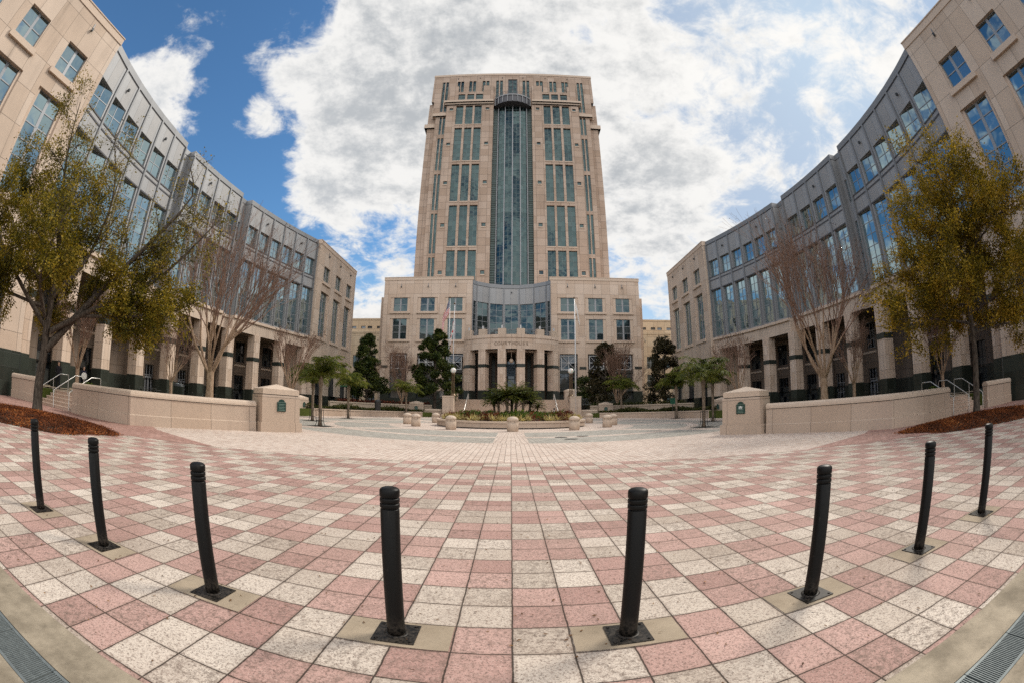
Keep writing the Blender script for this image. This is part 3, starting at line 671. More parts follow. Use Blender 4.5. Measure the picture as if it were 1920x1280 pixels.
# ------------------------------------------------------------------ courthouse: podium, porch, tower
def mirrored(f):
    for s in (-1, 1): f(s)
def courthouse():
    root = empty('courthouse', (0, 95, 0), 'tall beige courthouse tower on a stepped podium with a round columned porch', 'building')
    P = Fr((0, 90, 0), (1, 0, 0), (0, -1, 0)); P2 = Fr((0, 92.2, 0), (1, 0, 0), (0, -1, 0))
    wall = MB(); trim = Parts(); gran = MB()
    cx = (11.55, 17.35, 23.17)
    def lr(a, b, s): return (min(a * s, b * s), max(a * s, b * s))
    for s in (-1, 1):
        holes = []
        for c in cx:
            a, b = lr(c - 2.15, c + 2.15, s)
            holes += [(a, b, 21.2, 24.15, .35), (a, b, 15.4, 19.7, .35), (a + .3, b - .3, 3.4, 12.6, .9)]
        u0, u1 = lr(7.9, 26.9, s); wall.facade(P, u0, u1, 5.0, 27.9, [h if h[2] > 5 else (h[0], h[1], 5.0, h[3], h[4]) for h in holes])
        gran = MB(); gran.facade(P, u0, u1, -.1, 5.0, [(h[0], h[1], 3.4, 5.0, .9) for h in holes if h[2] < 5], d=.03)
        for c in cx:
            m = s * c
            win(root, 'window', P, m - 1.5, m + 1.5, 21.25, 24.12, .35, 2, 2, 'frame_pale', 'glass_podium', .08, .34, .06)
            win(root, 'tall_window', P, m - 1.5, m + 1.5, 15.42, 19.68, .35, 2, 3, 'frame_pale', 'glass_podium', .08, .36, .06)
            for q in (-1, 1):
                for v0, v1 in ((21.2, 24.15), (15.4, 19.7)): trim.fbox(P, min(m + q * 1.5, m + q * 2.15), max(m + q * 1.5, m + q * 2.15), v0, v1, -.345, -.12)
            for v in (20.72, 14.9): trim.fbox(P, m - 2.25, m + 2.25, v, v + .28, .003, .25)
            win(root, 'ground_window', P, m - 1.85, m + 1.85, 3.4, 12.6, .9, 2, 4, 'frame_dark', 'glass_dark', .1)
            x = MB()          # square frame with a star of glazing bars
            v0, v1 = 9.4, 12.35; x.fbox(P, m - 1.55, m + 1.55, v0, v0 + .16, -.6, -.45); x.fbox(P, m - 1.55, m + 1.55, v1 - .16, v1, -.6, -.45)
            x.fbox(P, m - 1.55, m - 1.39, v0 + .16, v1 - .16, -.6, -.45); x.fbox(P, m + 1.39, m + 1.55, v0 + .16, v1 - .16, -.6, -.45)
            cv = (v0 + v1) / 2
            x.fbox(P, m - .05, m + .05, v0 + .16, v1 - .16, -.59, -.47); x.fbox(P, m - 1.39, m + 1.39, cv - .05, cv + .05, -.585, -.475)
            for q in (-1, 1): x.tube([P(m - 1.35 * q, v0 + .2, -.53), P(m + 1.35 * q, v1 - .2, -.53)], .055, 4)
            x.build('star_grille', 'white_metal', root, True)
            gran.fbox(P, m - 1.83, m + 1.83, 8.75, 9.3, -.89, -.5)
            floodlight(root, P, m, 26.55)
        for a, b in ((7.9, 9.6), (13.75, 15.15), (19.55, 20.95), (25.35, 26.9)):
            u0, u1 = lr(a, b, s); gran.fbox(P, u0, u1, 9.5, 10.05, .003, .05)
        # side, shoulder and roof
        F2 = Fr((s * 26.9, 90, 0), (0, 1, 0), (s, 0, 0)); wall.facade(F2, 0, 26, 5, 27.9); gran.facade(F2, -.03, 26, -.1, 5.0, d=.03); gran.build('granite_base', 'granite', root, True)
        u0, u1 = lr(26.9, 28.1, s); wall.facade(P2, u0, u1, -.1, 24.8)
        F3 = Fr((s * 28.1, 92.2, 0), (0, 1, 0), (s, 0, 0)); wall.facade(F3, 0, 20, -.1, 24.8); wall.face([(s * 26.9, 92.2, 24.8), (s * 28.1, 92.2, 24.8), (s * 28.1, 112, 24.8), (s * 26.9, 112, 24.8)], UP)
        u0, u1 = lr(7.8, 27.0, s); trim.fbox(P, u0, u1, 27.9, 28.5, -1.0, .1); trim.fbox(P, u0, u1, 28.5, 28.6, -1.2, .16)
        F4 = Fr((s * 7.9, 90, 0), (0, 1, 0), (-s, 0, 0)); wall.facade(F4, .1, 6, 27.2, 28.5)
    for a, b, c in ((-26.9, -7.9, 90.2), (7.9, 26.9, 90.2), (-7.9, 7.9, 95.0)): wall.face([(a, c, 28.2), (b, c, 28.2), (b, 116, 28.2), (a, 116, 28.2)], UP)
    # concave metal and glass centre
    metal = MB(); mt = Parts(); RB = 9.95; yc0 = 93.9 - RB
    angs = [-53, -46, -28, -9.4, 9.4, 28, 46, 53]
    pt = lambda a: np.array([RB * math.sin(R(a)), yc0 + RB * math.cos(R(a)), 0])
    for i in range(7):
        a, b = pt(angs[i]), pt(angs[i + 1]); t = b - a; w = np.linalg.norm(t); t /= w; n = np.array([t[1], -t[0], 0])
        if n[1] > 0: n = -n
        F = Fr(a, t, n); e = .16 if i in (0, 6) else .2
        h = [(e, w - e, 15.5, 23.45, .3)]
        metal.facade(F, 0, w, 15.0, 26.9, h)
        win(root, 'lobby_window', F, e, w - e, 15.5, 23.45, .3, 1 if i in (0, 6) else 2, 6, 'frame_pale', 'glass_podium', .07)
        mt.fbox(F, -.1, .1, 15, 26.85, .003, .12); metal.fbox(F, -.02, w + .02, 26.95, 27.75, -.8, .1, 1)
        if i == 3: floodlight(root, F, w / 2, 26.2, False)
    mt.fbox(F, w - .1, w + .1, 15, 26.85, .003, .12)
    metal.build('metal_facade', ['metal_panel', 'metal_trim'], root, True); mt.build('fin', 'metal_trim', root, True)
    # porch: curved fascia on six square columns
    RP = 12.6; yp = 83 + RP; pp = lambda a, r=RP: np.array([r * math.sin(R(a)), yp - r * math.cos(R(a)), 0])
    porch = MB(); st = MB(); dk = MB(); N = 18; A0 = 46.6
    for i in range(N):
        a, b = -A0 + 2 * A0 * i / N, -A0 + 2 * A0 * (i + 1) / N
        p, q = pp(a), pp(b); t = q - p; w = np.linalg.norm(t); t /= w; n = np.array([t[1], -t[0], 0]); n = n if n[1] < 0 else -n
        F = Fr(p, t, n); uu = (i - N / 2) * w
        for v0, v1, d0, d1 in ((12.7, 14.75, -1.6, 0), (14.75, 15.35, -1.7, .12)):
            st.fbox(F, 0, w, v0, v1, d0, d1)
        st.face([F(0, 12.7, 0), F(w, 12.7, 0), F(w, 12.7, -1.6), F(0, 12.7, -1.6)], -UP); st.face([F(0, 12.3, -1.6), F(w, 12.3, -1.6), F(w, 15.3, -1.6), F(0, 15.3, -1.6)], -n)
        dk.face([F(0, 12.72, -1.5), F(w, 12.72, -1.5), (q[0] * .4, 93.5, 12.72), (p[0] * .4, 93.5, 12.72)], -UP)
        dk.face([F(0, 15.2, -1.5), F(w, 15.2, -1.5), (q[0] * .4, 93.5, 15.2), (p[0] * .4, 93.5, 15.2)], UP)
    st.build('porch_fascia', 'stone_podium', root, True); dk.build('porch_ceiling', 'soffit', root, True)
    for a in (-42.5, -26.2, -8.2, 8.2, 26.2, 42.5):
        p = pp(a, RP - .75); n = np.array([math.sin(R(a)), -math.cos(R(a)), 0]); t = np.array([math.cos(R(a)), math.sin(R(a)), 0]); F = Fr(p, t, n)
        c = MB()
        for v0, v1 in ((5.05, 9.35), (9.95, 12.7)): c.fbox(F, -.74, .74, v0, v1, -.72, .72, 0, True)
        o = c.build('column', 'stone_column', root, True)
        b = MB(); b.fbox(F, -.78, .78, 9.35, 9.95, -.76, .76, 0, True); b.build('column_band', 'granite_band', o)
        b = MB(); b.fbox(F, -.78, .78, 2.9, 5.05, -.76, .76, 0, True); b.build('column_foot', 'granite', o)
        # parapet block with its little lantern over each column
        pa = pp(a, RP + .0); F = Fr(pa, t, n); c = MB(); c.fbox(F, -.75, .75, 15.35, 16.5, -.9, .02, 0, True); o = c.build('parapet_block', 'stone_cap', root, True)
        l = MB(); l.fbox(F, -.12, .12, 16.5, 17.15, -.55, -.3, 0, True); l.build('lantern', 'white_metal', o)
    for i in range(5):
        rl = MB()
        for j in range(9):
            a = (-42.5, -26.2, -8.2, 8.2, 26.2)[i] + 3.4 + j * (16.3 - 6.8) / 8; p = pp(a, RP - .4); rl.tube([(p[0], p[1], 15.35), (p[0], p[1], 16.25)], .03, 4)
        a0, a1 = (-42.5, -26.2, -8.2, 8.2, 26.2)[i] + 3, (-26.2, -8.2, 8.2, 26.2, 42.5)[i] - 3
        rl.tube([(*pp(a0 + (a1 - a0) * k / 6, RP - .4)[:2], 16.28) for k in range(7)], .045, 4)
        rl.build('balcony_railing', 'metal_trim', root, True)
    # lettering on the fascia
    tx = MB(); word = 'COURTHOUSE'
    for i, ch in enumerate(word):
        cu = bpy.data.curves.new('letter', 'FONT'); cu.body = ch; cu.size = .82; cu.extrude = .03; cu.align_x = 'CENTER'
        ob = bpy.data.objects.new('letter', cu); COL.objects.link(ob); me = bpy.data.meshes.new_from_object(ob)
        a = (i - 4.5) * 3.0; p = pp(a, RP + .012); t = np.array([math.cos(R(a)), math.sin(R(a)), 0]); n = np.array([math.sin(R(a)), -math.cos(R(a)), 0])
        for f in me.polygons:
            pts = [me.vertices[v].co for v in f.vertices]
            tx.face([tuple(p + t * c.x + n * (c.z + .02) + UP * (13.42 + c.y)) for c in pts])
        bpy.data.objects.remove(ob); bpy.data.curves.remove(cu); bpy.data.meshes.remove(me)
    tx.build('lettering', 'letter_stone', root, True)
    # porch back wall, doors
    bw = MB(); Fd = Fr((0, 93.2, 0), (1, 0, 0), (0, -1, 0))
    bw.facade(Fd, -9.4, 9.4, 2.9, 15.0, [(-2.1, 2.1, 3.1, 12.4, .3)], 0, 0)
    for c in (-8.1, -6.9, -5.6, -4.3, -3.1, 3.1, 4.3, 5.6, 6.9, 8.1): bw.fbox(Fd, c - .22, c + .22, 3.0, 12.6, .003, .35, 1)
    bw.build('porch_back_wall', ['granite', 'soffit'], root, True)
    win(root, 'porch_window', Fd, -2.1, 2.1, 3.1, 12.4, .3, 3, 4, 'frame_dark', 'glass_dark', .12)
    hp = MB(); hp.fbox(Fd, -2.0, 2.0, 8.4, 10.9, -.2, -.12, 0); hp.build('pale_window_panel', 'poster', root, True)
    for c in (-4.9, 0, 4.9):
        d = MB(); d.fbox(Fd, c - 1.2, c - .03, 3.05, 6.1, .37, .43, 0); d.fbox(Fd, c + .03, c + 1.2, 3.05, 6.1, .37, .43, 0)
        for q in (-.62, .62): d.fbox(Fd, c + q - .4, c + q + .4, 3.4, 5.8, .43, .44, 1)
        d.build('door', ['soffit', 'glass_dark'], root, True)
    pend = MB(); pend.sphere((0, 84.6, 10.6), .42, 10, 8); pend.tube([(0, 84.6, 11), (0, 84.6, 12.72)], .04, 5); pend.build('pendant_lamp', 'stone_cap', root, True)
    fl = MB(); fl.box(-11.5, 11.5, 74.5, 95, .9, 3.1); fl.build('porch_floor', 'steps', root, True)

    # ---------------- tower
    T0 = Fr((0, 102, 0), (1, 0, 0), (0, -1, 0)); T1 = Fr((0, 103, 0), (1, 0, 0), (0, -1, 0)); T2 = Fr((0, 104.3, 0), (1, 0, 0), (0, -1, 0))
    tw = MB(); tt = Parts(); bands = [(28.3, 38.8), (39.9, 50.9), (52.1, 63.1), (64.25, 75.2), (76.5, 83.3)]
    nb = [(28.3, 37.4), (38.4, 49.15), (50.1, 60.75), (61.95, 72.5), (73.8, 80.0)]
    for s in (-1, 1):
        holes = []; cols = ((5.3 + 3.25, 10.53), (11.07, 13.07), (13.68, 15.72))
        for v0, v1 in bands:
            for a, b in cols: holes.append((*lr(a, b, s), v0, v1, .45))
        for v in (33.2, 45.5, 57.5, 69.7, 82.0):
            for a in (6.95, 17.1): holes.append((*lr(a - .5, a + .5, s), v - .5, v + .5, .3))
        u0, u1 = lr(5.3, 18.4, s); tw.facade(T0, u0, u1, 28.2, 83.6, holes)
        for h in holes:
            if h[3] - h[2] > 2:
                rows = max(3, round((h[3] - h[2]) / 1.33)); win(root, 'tall_window', T0, h[0], h[1], h[2], h[3], .45, 2, rows, 'frame_teal', 'glass_tower', .075, .085)
                tt.fbox(T0, h[0] - .1, h[1] + .1, h[2] - .35, h[2] - .1, .003, .12)
            else:
                win(root, 'square_window', T0, h[0], h[1], h[2], h[3], .3, 1, 1, 'frame_dark', 'glass_tower', .09)
                tt.fbox(T0, h[0] - .08, h[1] + .08, h[2] - .28, h[2] - .02, .003, .14)
        h2 = []
        for v0, v1 in nb:
            for a, b in ((18.72, 19.36), (19.66, 20.3)): h2.append((*lr(a, b, s), v0, v1, .3))
        u0, u1 = lr(18.4, 21.5, s); tw.facade(T1, u0, u1, 28.2, 80.2, h2)
        for h in h2: win(root, 'narrow_window', T1, h[0], h[1], h[2], h[3], .3, 1, max(3, round((h[3] - h[2]) / 1.33)), 'frame_teal', 'glass_tower', .07)
        tw.facade(Fr((s * 18.4, 102, 0), (0, 1, 0), (s, 0, 0)), 0, 1, 28.2, 83.6); tw.facade(Fr((s * 5.3, 102, 0), (0, 1, 0), (-s, 0, 0)), 0, 2.2, 28.2, 83.6)
        tw.facade(Fr((s * 21.5, 103, 0), (0, 1, 0), (s, 0, 0)), 0, 1.3, 28.2, 80.2)
        u0, u1 = lr(21.5, 23.9, s); tw.facade(T2, u0, u1, 28.2, 86); tw.facade(Fr((s * 23.9, 104.3, 0), (0, 1, 0), (s, 0, 0)), 0, 24, 28.2, 86)
        tw.face([(s * 21, 104.3, 86), (s * 23.9, 104.3, 86), (s * 23.9, 128, 86), (s * 21, 128, 86)], UP)
        # attic
        h3 = []; y3 = ((14.2, 16.1, 89.2, 93.9), (10.65, 12.65, 89.2, 93.9), (6.8, 8.75, 89.2, 93.9))
        ah = [(a, b, v0, v1) for a0, b0, v0, v1 in y3 for a, b in ((a0, a0 + .85), (b0 - .85, b0))]
        ah += [(18.72, 19.45, 82.0, 93.9), (19.75, 20.48, 82.0, 93.9), (2.85, 3.65, 86.2, 94.0), (4.0, 4.8, 86.2, 94.0)]
        u0, u1 = lr(0, 22.45, s)
        H = [(*lr(a, b, s), v0, v1, .3) for a, b, v0, v1 in ah] + [(*lr(0, 1.35, s), 86.2, 94.5, .3)]
        tw.facade(T1, *lr(0, 18.4, s), 83.7, 96.2, H); tw.facade(T1, *lr(18.4, 22.45, s), 80.3, 96.2, H); tw.facade(T1, *lr(22.45, 23.2, s), 86, 96.2)
        for h in H[:-1]: win(root, 'attic_window', T1, h[0], h[1], h[2], h[3], .3, 1, max(2, round((h[3] - h[2]) / 1.6)), 'frame_dark', 'glass_tower', .09)
        tw.facade(Fr((s * 23.2, 103, 0), (0, 1, 0), (s, 0, 0)), 0, 25, 86, 96.2); tw.facade(Fr((s * 22.45, 103, 0), (0, 1, 0), (s, 0, 0)), 0, 1.3, 80.3, 86)
        AB = Fr((0, 102.25, 0), (1, 0, 0), (0, -1, 0)); hb = [(*lr(a, b, s), 85.6, 88.0, .3) for a, b in ((13.5, 15.45), (10.92, 12.88), (8.4, 10.4))]
        tw.facade(AB, *lr(5.45, 18.0, s), 84.9, 88.7, hb)
        for h in hb: win(root, 'attic_window', AB, h[0], h[1], h[2], h[3], .3, 1, 2, 'frame_dark', 'glass_tower', .09)
        for a, b in ((15.55, 18.0), (5.45, 8.35)):
            u0, u1 = lr(a, b, s); tw.fbox(AB, u0, u1, 88.7, 91.3, -.75, 0)
        u0, u1 = lr(8.35, 15.55, s); tt.fbox(AB, u0, u1, 88.7, 88.85, -.75, .06)
        for q in (-1, 1): tw.facade(Fr((s * (5.45 if q < 0 else 18.0), 102.25, 0), (0, 1, 0), (s * q, 0, 0)), 0, .75, 84.9, 91.3)
        # cornices
        u0, u1 = lr(5.35, 18.9, s); tt.fbox(T0, u0, u1, 83.6, 84.2, -1, .45, 0); tt.fbox(T0, *lr(5.35, 19.2, s), 84.2, 84.9, -1, .9)
        tt.face([T0(u0, 83.6, 0), T0(u1, 83.6, 0), T0(u1, 83.6, .45), T0(u0, 83.6, .45)], -UP); tt.face([T0(u0, 84.2, .45), T0(u1, 84.2, .45), T0(u1, 84.2, .9), T0(u0, 84.2, .9)], -UP)
        u0, u1 = lr(18.42, 22.3, s); tt.fbox(T1, u0, u1, 80.2, 81.2, -1, .55); tt.face([T1(u0, 80.2, 0), T1(u1, 80.2, 0), T1(u1, 80.2, .55), T1(u0, 80.2, .55)], -UP)
        u0, u1 = lr(21.52, 24.6, s); tt.fbox(T2, u0, u1, 76.9, 78.2, -20, .6); tt.face([T2(u0, 76.9, -20), T2(u1, 76.9, -20), T2(u1, 76.9, .6), T2(u0, 76.9, .6)], -UP)
        u0, u1 = lr(22.0, 23.0, s); tt.fbox(T2, u0, u1, 80.5, 84.5, .003, .12)
        for a in (3, 9.5, 16): floodlight(root, T1, s * a, 95.2, False)
        # glazed louvre strip beside the bow
        lv = MB(); TL = Fr((0, 103.6, 0), (1, 0, 0), (0, -1, 0)); lv.facade(TL, *lr(3.8, 5.3, s), 28.2, 83.0); lv.build('louvre_strip', 'louver', root, True)
    tt.fbox(T1, -23.3, 23.3, 96.2, 97.0, -25, .12)
    tw.face([(-23.2, 103, 96.2), (23.2, 103, 96.2), (23.2, 128, 96.2), (-23.2, 128, 96.2)], UP)
    tw.build('wall', 'stone_tower', root, True); tt.build('cornice', 'stone_trim', root, True)
    wall.build('podium_wall', 'stone_podium', root, True); trim.build('ledge', 'stone_trim', root, True)
    cwn = Fr((0, 103, 0), (1, 0, 0), (0, -1, 0)); win(root, 'attic_window', cwn, -1.35, 1.35, 86.2, 94.5, .28, 2, 6, 'metal_dark', 'glass_tower', .1, .3, .3)
    # bowed curtain wall
    RBW = 7.6; yb = 102.2 + RBW; bp = lambda a: np.array([RBW * math.sin(R(a)), yb - RBW * math.cos(R(a)), 0]); al = [-30, -15, 0, 15, 30]
    fin = Parts()
    for i in range(4):
        a, b = bp(al[i]), bp(al[i + 1]); t = b - a; w = np.linalg.norm(t); t /= w; n = np.array([t[1], -t[0], 0]); n = n if n[1] < 0 else -n
        F = Fr(a, t, n); win(root, 'curtain_wall_bay', F, 0, w, 28.2, 83.0, .0, 2, 42, 'frame_teal', 'glass_tower', .075, .08)
        fin.fbox(F, -.12, .12, 28.2, 83, .08, .3)
    fin.fbox(F, w - .12, w + .12, 28.2, 83, .08, .3); fin.build('fin', 'frame_pale', root, True)
    # crescent balcony below the attic
    RC = 5.9; yc = 99.7 + RC; cp = lambda a, r=RC: (r * math.sin(R(a)), yc - r * math.cos(R(a))); bal = MB(); poly = [cp(-56 + 112 * i / 16) for i in range(17)]
    bal.prism(poly + [(4.9, 103.6), (-4.9, 103.6)], 83.0, 85.3, 0, bottom=True)
    p2 = [cp(-57 + 114 * i / 16, RC + .2) for i in range(17)]; bal.prism(p2 + [(5.05, 103.2), (-5.05, 103.2)], 85.3, 85.75, 1, bottom=True)
    ob = bal.build('balcony', ['metal_dark', 'metal_trim'], root, True)
    rb = MB()
    for i in range(9):
        q = cp(-54 + 108 * i / 8, RC + .12); rb.box(q[0] - .1, q[0] + .1, q[1] - .14, q[1] + .06, 83.0, 85.3)
        rb.tube([(q[0], q[1], 85.7), (q[0], q[1], 87.0)], .06, 4)
    for z in (86.3, 86.9): rb.tube([(*cp(-54 + 108 * i / 16, RC + .05), z) for i in range(17)], .05, 4)
    rb.build('balcony_railing', 'metal_trim', ob)
courthouse()

# low pale buildings in the gaps beside the podium
def back_building(s, label):
    root = empty('annex_building', (s * 36, 118, 0), label, 'building', 'pale buildings in the gaps behind the podium')
    F = Fr((0, 112, 0), (1, 0, 0), (0, -1, 0)); F2 = Fr((0, 116, 0), (1, 0, 0), (0, -1, 0)); w = MB()
    lr = lambda a, b: (min(a * s, b * s), max(a * s, b * s)); hs = []
    for c in (36.0, 40.2, 44.5):
        for v0, v1 in ((2, 4.8), (7.0, 10.0), (11.6, 14.6)): hs.append((*lr(c - 1.1, c + 1.1), v0, v1, .3))
    w.facade(F, *lr(27, 56), -.1, 20.6, hs); w.face([(s * 27, 112, 20.6), (s * 56, 112, 20.6), (s * 56, 130, 20.6), (s * 27, 130, 20.6)], UP)
    h2 = [(*lr(33 + k * 1.9 + (k // 2) * .8, 34.3 + k * 1.9 + (k // 2) * .8), 22.2, 22.9, .3) for k in range(8)]
    w.facade(F2, *lr(26, 56), 20.6, 24.6, h2); w.fbox(F2, *lr(26, 56), 24.6, 25.0, -12, .1)
    w.fbox(F, *lr(27, 56), 20.3, 20.75, .003, .12); w.build('wall', 'stone_back', root, True)
    for h in hs: win(root, 'window', F, h[0], h[1], h[2], h[3], .3, 2, 2, 'frame_pale', 'glass_podium', .1)
    for h in h2: win(root, 'small_window', F2, h[0], h[1], h[2], h[3], .3, 1, 1, 'frame_dark', 'glass_dark', .08)
    for a in (34.5, 39.5): floodlight(root, F, s * a, 18.6)
back_building(-1, 'low cream building seen in the gap between left wing and podium')
back_building(1, 'low cream building seen in the gap between podium and right wing')

# ------------------------------------------------------------------ plaza furniture
def sweep(mb, path, prof, mi=0, ends=True):
    """wall of cross-section prof [(offset, z)...] (closed, seen along the path) swept with mitres"""
    n = len(path); rows = []
    for i, p in enumerate(path):
        a = np.array(path[max(i-1, 0)]); b = np.array(path[min(i+1, n-1)]); p = np.array(p)
        d1 = (p - a); d2 = (b - p)
        d1 = d1 / np.linalg.norm(d1) if i else d2 / np.linalg.norm(d2)
        d2 = d2 / np.linalg.norm(d2) if i < n - 1 else d1
        n1 = np.array([-d1[1], d1[0]]); n2 = np.array([-d2[1], d2[0]]); m = n1 + n2; m /= np.dot(m, n1) or 1
        rows.append([(*(p + m * o), z) for o, z in prof])
    L = 0; k = len(prof)
    for i in range(n - 1):
        dl = np.linalg.norm(np.array(path[i+1]) - np.array(path[i]))
        for j in range(k):
            j2 = (j + 1) % k; mid = np.array(prof[j]) + np.array(prof[j2])
            mb.face([rows[i][j], rows[i+1][j], rows[i+1][j2], rows[i][j2]], None, [(L, prof[j][1]), (L + dl, prof[j][1]), (L + dl, prof[j2][1]), (L, prof[j2][1])], mi)
        L += dl
    if ends:
        for r, o in ((rows[0], -1), (rows[-1], 1)): mb.face(r[::o], mi=mi)
    return mb

def round_cap(w, z0, z1, n=6):
    """rounded coping profile"""
    p = [(w, z0)]
    for i in range(n + 1): t = math.pi * i / n; p.append((w * math.cos(t), z0 + .05 + (z1 - z0 - .05) * math.sin(t) ** .7 if i not in (0, n) else z0 + .08))
    p.append((-w, z0)); return p

def planter_wall(path, label, h=1.55):
    root = empty('planter_wall', (path[0][0], path[0][1], 0), label, 'wall', 'low stone walls along the plaza edge')
    b = MB(); sweep(b, path, [(.25, 0), (.25, .46), (.20, .5), (.20, h - .30), (-.20, h - .30), (-.20, .5), (-.25, .46), (-.25, 0)]); b.build('wall_body', 'stone_wall', root, True)
    c = MB(); sweep(c, path, round_cap(.245, h - .27, h)); c.build('coping', 'stone_cap', root, True)
    g = MB(); sweep(g, path, [(.17, h - .30), (.17, h - .27), (-.17, h - .27), (-.17, h - .30)]); g.build('shadow_joint', 'frame_dark', root, True)
    return root

def wall_pier(c, ang, label, w=2.55, dep=1.6, sc=1.0, crest=False):
    """square stone pier with plinth, pyramid cap and green plaque; front faces angle ang"""
    n = np.array([math.cos(ang), math.sin(ang), 0]); t = np.array([-n[1], n[0], 0]); root = empty('wall_pier', c, label, 'pier', 'stone piers with green plaques')
    F = Fr((c[0], c[1], c[2]), t, n); k = sc; b = MB(); hw = w / 2
    b.fbox(F, -hw, hw, 0, .5 * k, -dep, 0, 0, True); b.fbox(F, -hw + .1, hw - .1, .5 * k, 1.92 * k, -dep + .1, -.1, 0, True); b.build('pier_body', 'stone_wall', root, True)
    cp = MB(); cp.fbox(F, -hw + .14, hw - .14, 1.96 * k, 2.24 * k, -dep + .14, -.14, 0, True)
    a, d = hw - .14, -.14; ap = F(0, 2.52 * k, -dep / 2)
    q = [F(-a, 2.24 * k, d), F(a, 2.24 * k, d), F(a, 2.24 * k, -dep + .14), F(-a, 2.24 * k, -dep + .14)]
    for i in range(4): cp.face([q[i], q[(i+1) % 4], ap])
    cp.build('cap', 'stone_cap', root, True)
    j = MB(); j.fbox(F, -hw + .18, hw - .18, 1.92 * k, 1.96 * k, -dep + .18, -.18); j.build('shadow_joint', 'frame_dark', root, True)
    pl = MB(); v0, v1 = 1.08 * k, 1.58 * k; pl.fbox(F, -.27 * k, .27 * k, v0, v1, -.099, -.06)
    arc = [F(.2 * k * math.cos(math.pi * i / 10), v1 + .14 * k * math.sin(math.pi * i / 10), -.062) for i in range(11)]; pl.face(arc, n)
    o = pl.build('plaque', 'plaque', root, True); r = MB()
    for i in range(5):
        u = .19 * k - .02 * (i % 2); v = v0 + .06 + i * .078 * k; r.fbox(F, -u, u, v, v + .022, -.06, -.05, 0)
    r.fbox(F, -.24 * k, .24 * k, v1 - .025, v1 - .01, -.06, -.05, 0); r.build('plaque_relief', 'plaque_relief', o)
    if crest:
        r = MB(); r.fbox(F, -.10, .10, v1 - .24, v1 - .22, -.06, -.045)
        for u in (-.085, .085): r.fbox(F, u - .02, u + .02, v1 - .21, v1 - .11, -.06, -.045)
        r.face([F(.055 * math.cos(2 * math.pi * i / 12), v1 - .14 + .055 * math.sin(2 * math.pi * i / 12), -.046) for i in range(12)], n); r.build('crest', 'plaque_white', o)
    return root

LRW = {-1: 'left', 1: 'right'}
for s in (-1, 1):
    m = lambda P: [(s * x, y) for x, y in P]
    planter_wall(m([(13.25, 20.55), (14.5, 18.4), (15.6, 16.3), (16.55, 14.2), (18.2, 13.98), (20.0, 13.95), (22.0, 14.1)]), f'long low stone wall bending from the {LRW[s]} plaque pier to the terrace steps')
    planter_wall(m([(27.5, 14.1), (29.3, 14.0), (31.4, 13.7)]), f'short rounded stone wall beyond the {LRW[s]} terrace steps')
    ang = math.atan2(-.56, .83) if s < 0 else math.atan2(-.56, -.83)
    wall_pier((s * 11.92, 21.35, 0), ang, f'{LRW[s]} foreground stone pier with pyramid cap and green plaque' + ('' if s < 0 else ' bearing a white crest'), crest=s > 0)
    wall_pier((s * 24.9, 50.5, 0), math.atan2(-.2, -s), f'far stone pier standing behind the {LRW[s]} foreground pier', 2.2, 1.5)
    # disc medallion on the end of the far wall
    md = MB(); F = Fr((s * 27.22, 14.12, 0), (0, 1, 0), (-s, 0, 0)); md.face([F(.13 * math.cos(i * math.pi / 10), 1.0 + .16 * math.sin(i * math.pi / 10), .285) for i in range(20)], F.n)
    tag(md.build('medallion', 'plaque'), f'small round dark medallion on the end of the short wall by the {LRW[s]} steps', 'medallion')
    # steps up to the terrace
    st = MB()
    for i in range(5):
        x0, x1 = sorted((s * 22.25, s * 27.25)); z0, z1 = i * .186, (i + 1) * .186; y0 = 14.1 + i * .36
        st.box(x0, x1, y0, 15.9 + .1, z0, z1)
        st.box(x0, x1, y0 - .03, y0, z1 - .045, z1 + .003, 1)
    tag(st.build('terrace_steps', ['steps', 'stone_cap']), f'flight of five pale steps up to the {LRW[s]} terrace', 'steps')
    for k, (hx, wd) in enumerate(((22.6, 'beside the long wall'), (24.7, 'in the middle of the flight'), (26.9, 'beside the short wall'))):
        r = MB(); x = s * hx
        r.tube([(x, 14.0, .02), (x, 14.0, .95), (x, 14.1, 1.02), (x, 15.8, 1.92), (x, 16.5, 1.93), (x, 16.56, 1.88), (x, 16.56, .93)], .026, 8)
        r.tube([(x, 15.2, .56), (x, 15.2, 1.6)], .02, 8)
        tag(r.build('handrail', 'rail'), f'bent pale steel handrail on the {LRW[s]} terrace steps, {wd}', 'handrail', 'handrails on the terrace steps')

# black bollards in a row along the kerb
def bollard():
    root = empty('bollard', (0, 0, 0), '', 'bollard', 'black bollards along the kerb')
    h = 1.083; r = .064; mb = MB()
    zt = h - .150
    prof = [(r * 1.02, 0), (r, .05), (r, zt - .004), (r * .97, zt), (r * .84, zt + .001), (r * .84, zt + .010)]
    for i in range(2):
        z = zt + .010 + i * .036; prof += [(r * 1.03, z + .001), (r * 1.04, z + .006), (r * 1.04, z + .021), (r * 1.03, z + .026), (r * .84, z + .027), (r * .84, z + .036)]
    z = zt + .082
    prof += [(r * 1.03, z + .001), (r * 1.05, z + .005), (r * 1.05, z + .040), (r * 1.0, z + .049), (r * .84, z + .058), (r * .6, z + .064), (r * .3, z + .067), (r * .02, z + .068)]
    mb.lathe([(a, b + .028) for a, b in prof], n=28); mb.build('post', 'black_paint', root)
    p = MB(); p.box(-.15, .15, -.15, .15, .0085, .016); p.lathe([(.088, .016), (.088, .019), (.066, .019)], n=24, cap=False)
    for x in (-.12, .12):
        for y in (-.12, .12): p.lathe([(.012, .016), (.012, .024)], (x, y, 0), 6)
    p.build('base_plate', 'black_paint', root)
    return root
bo = bollard()
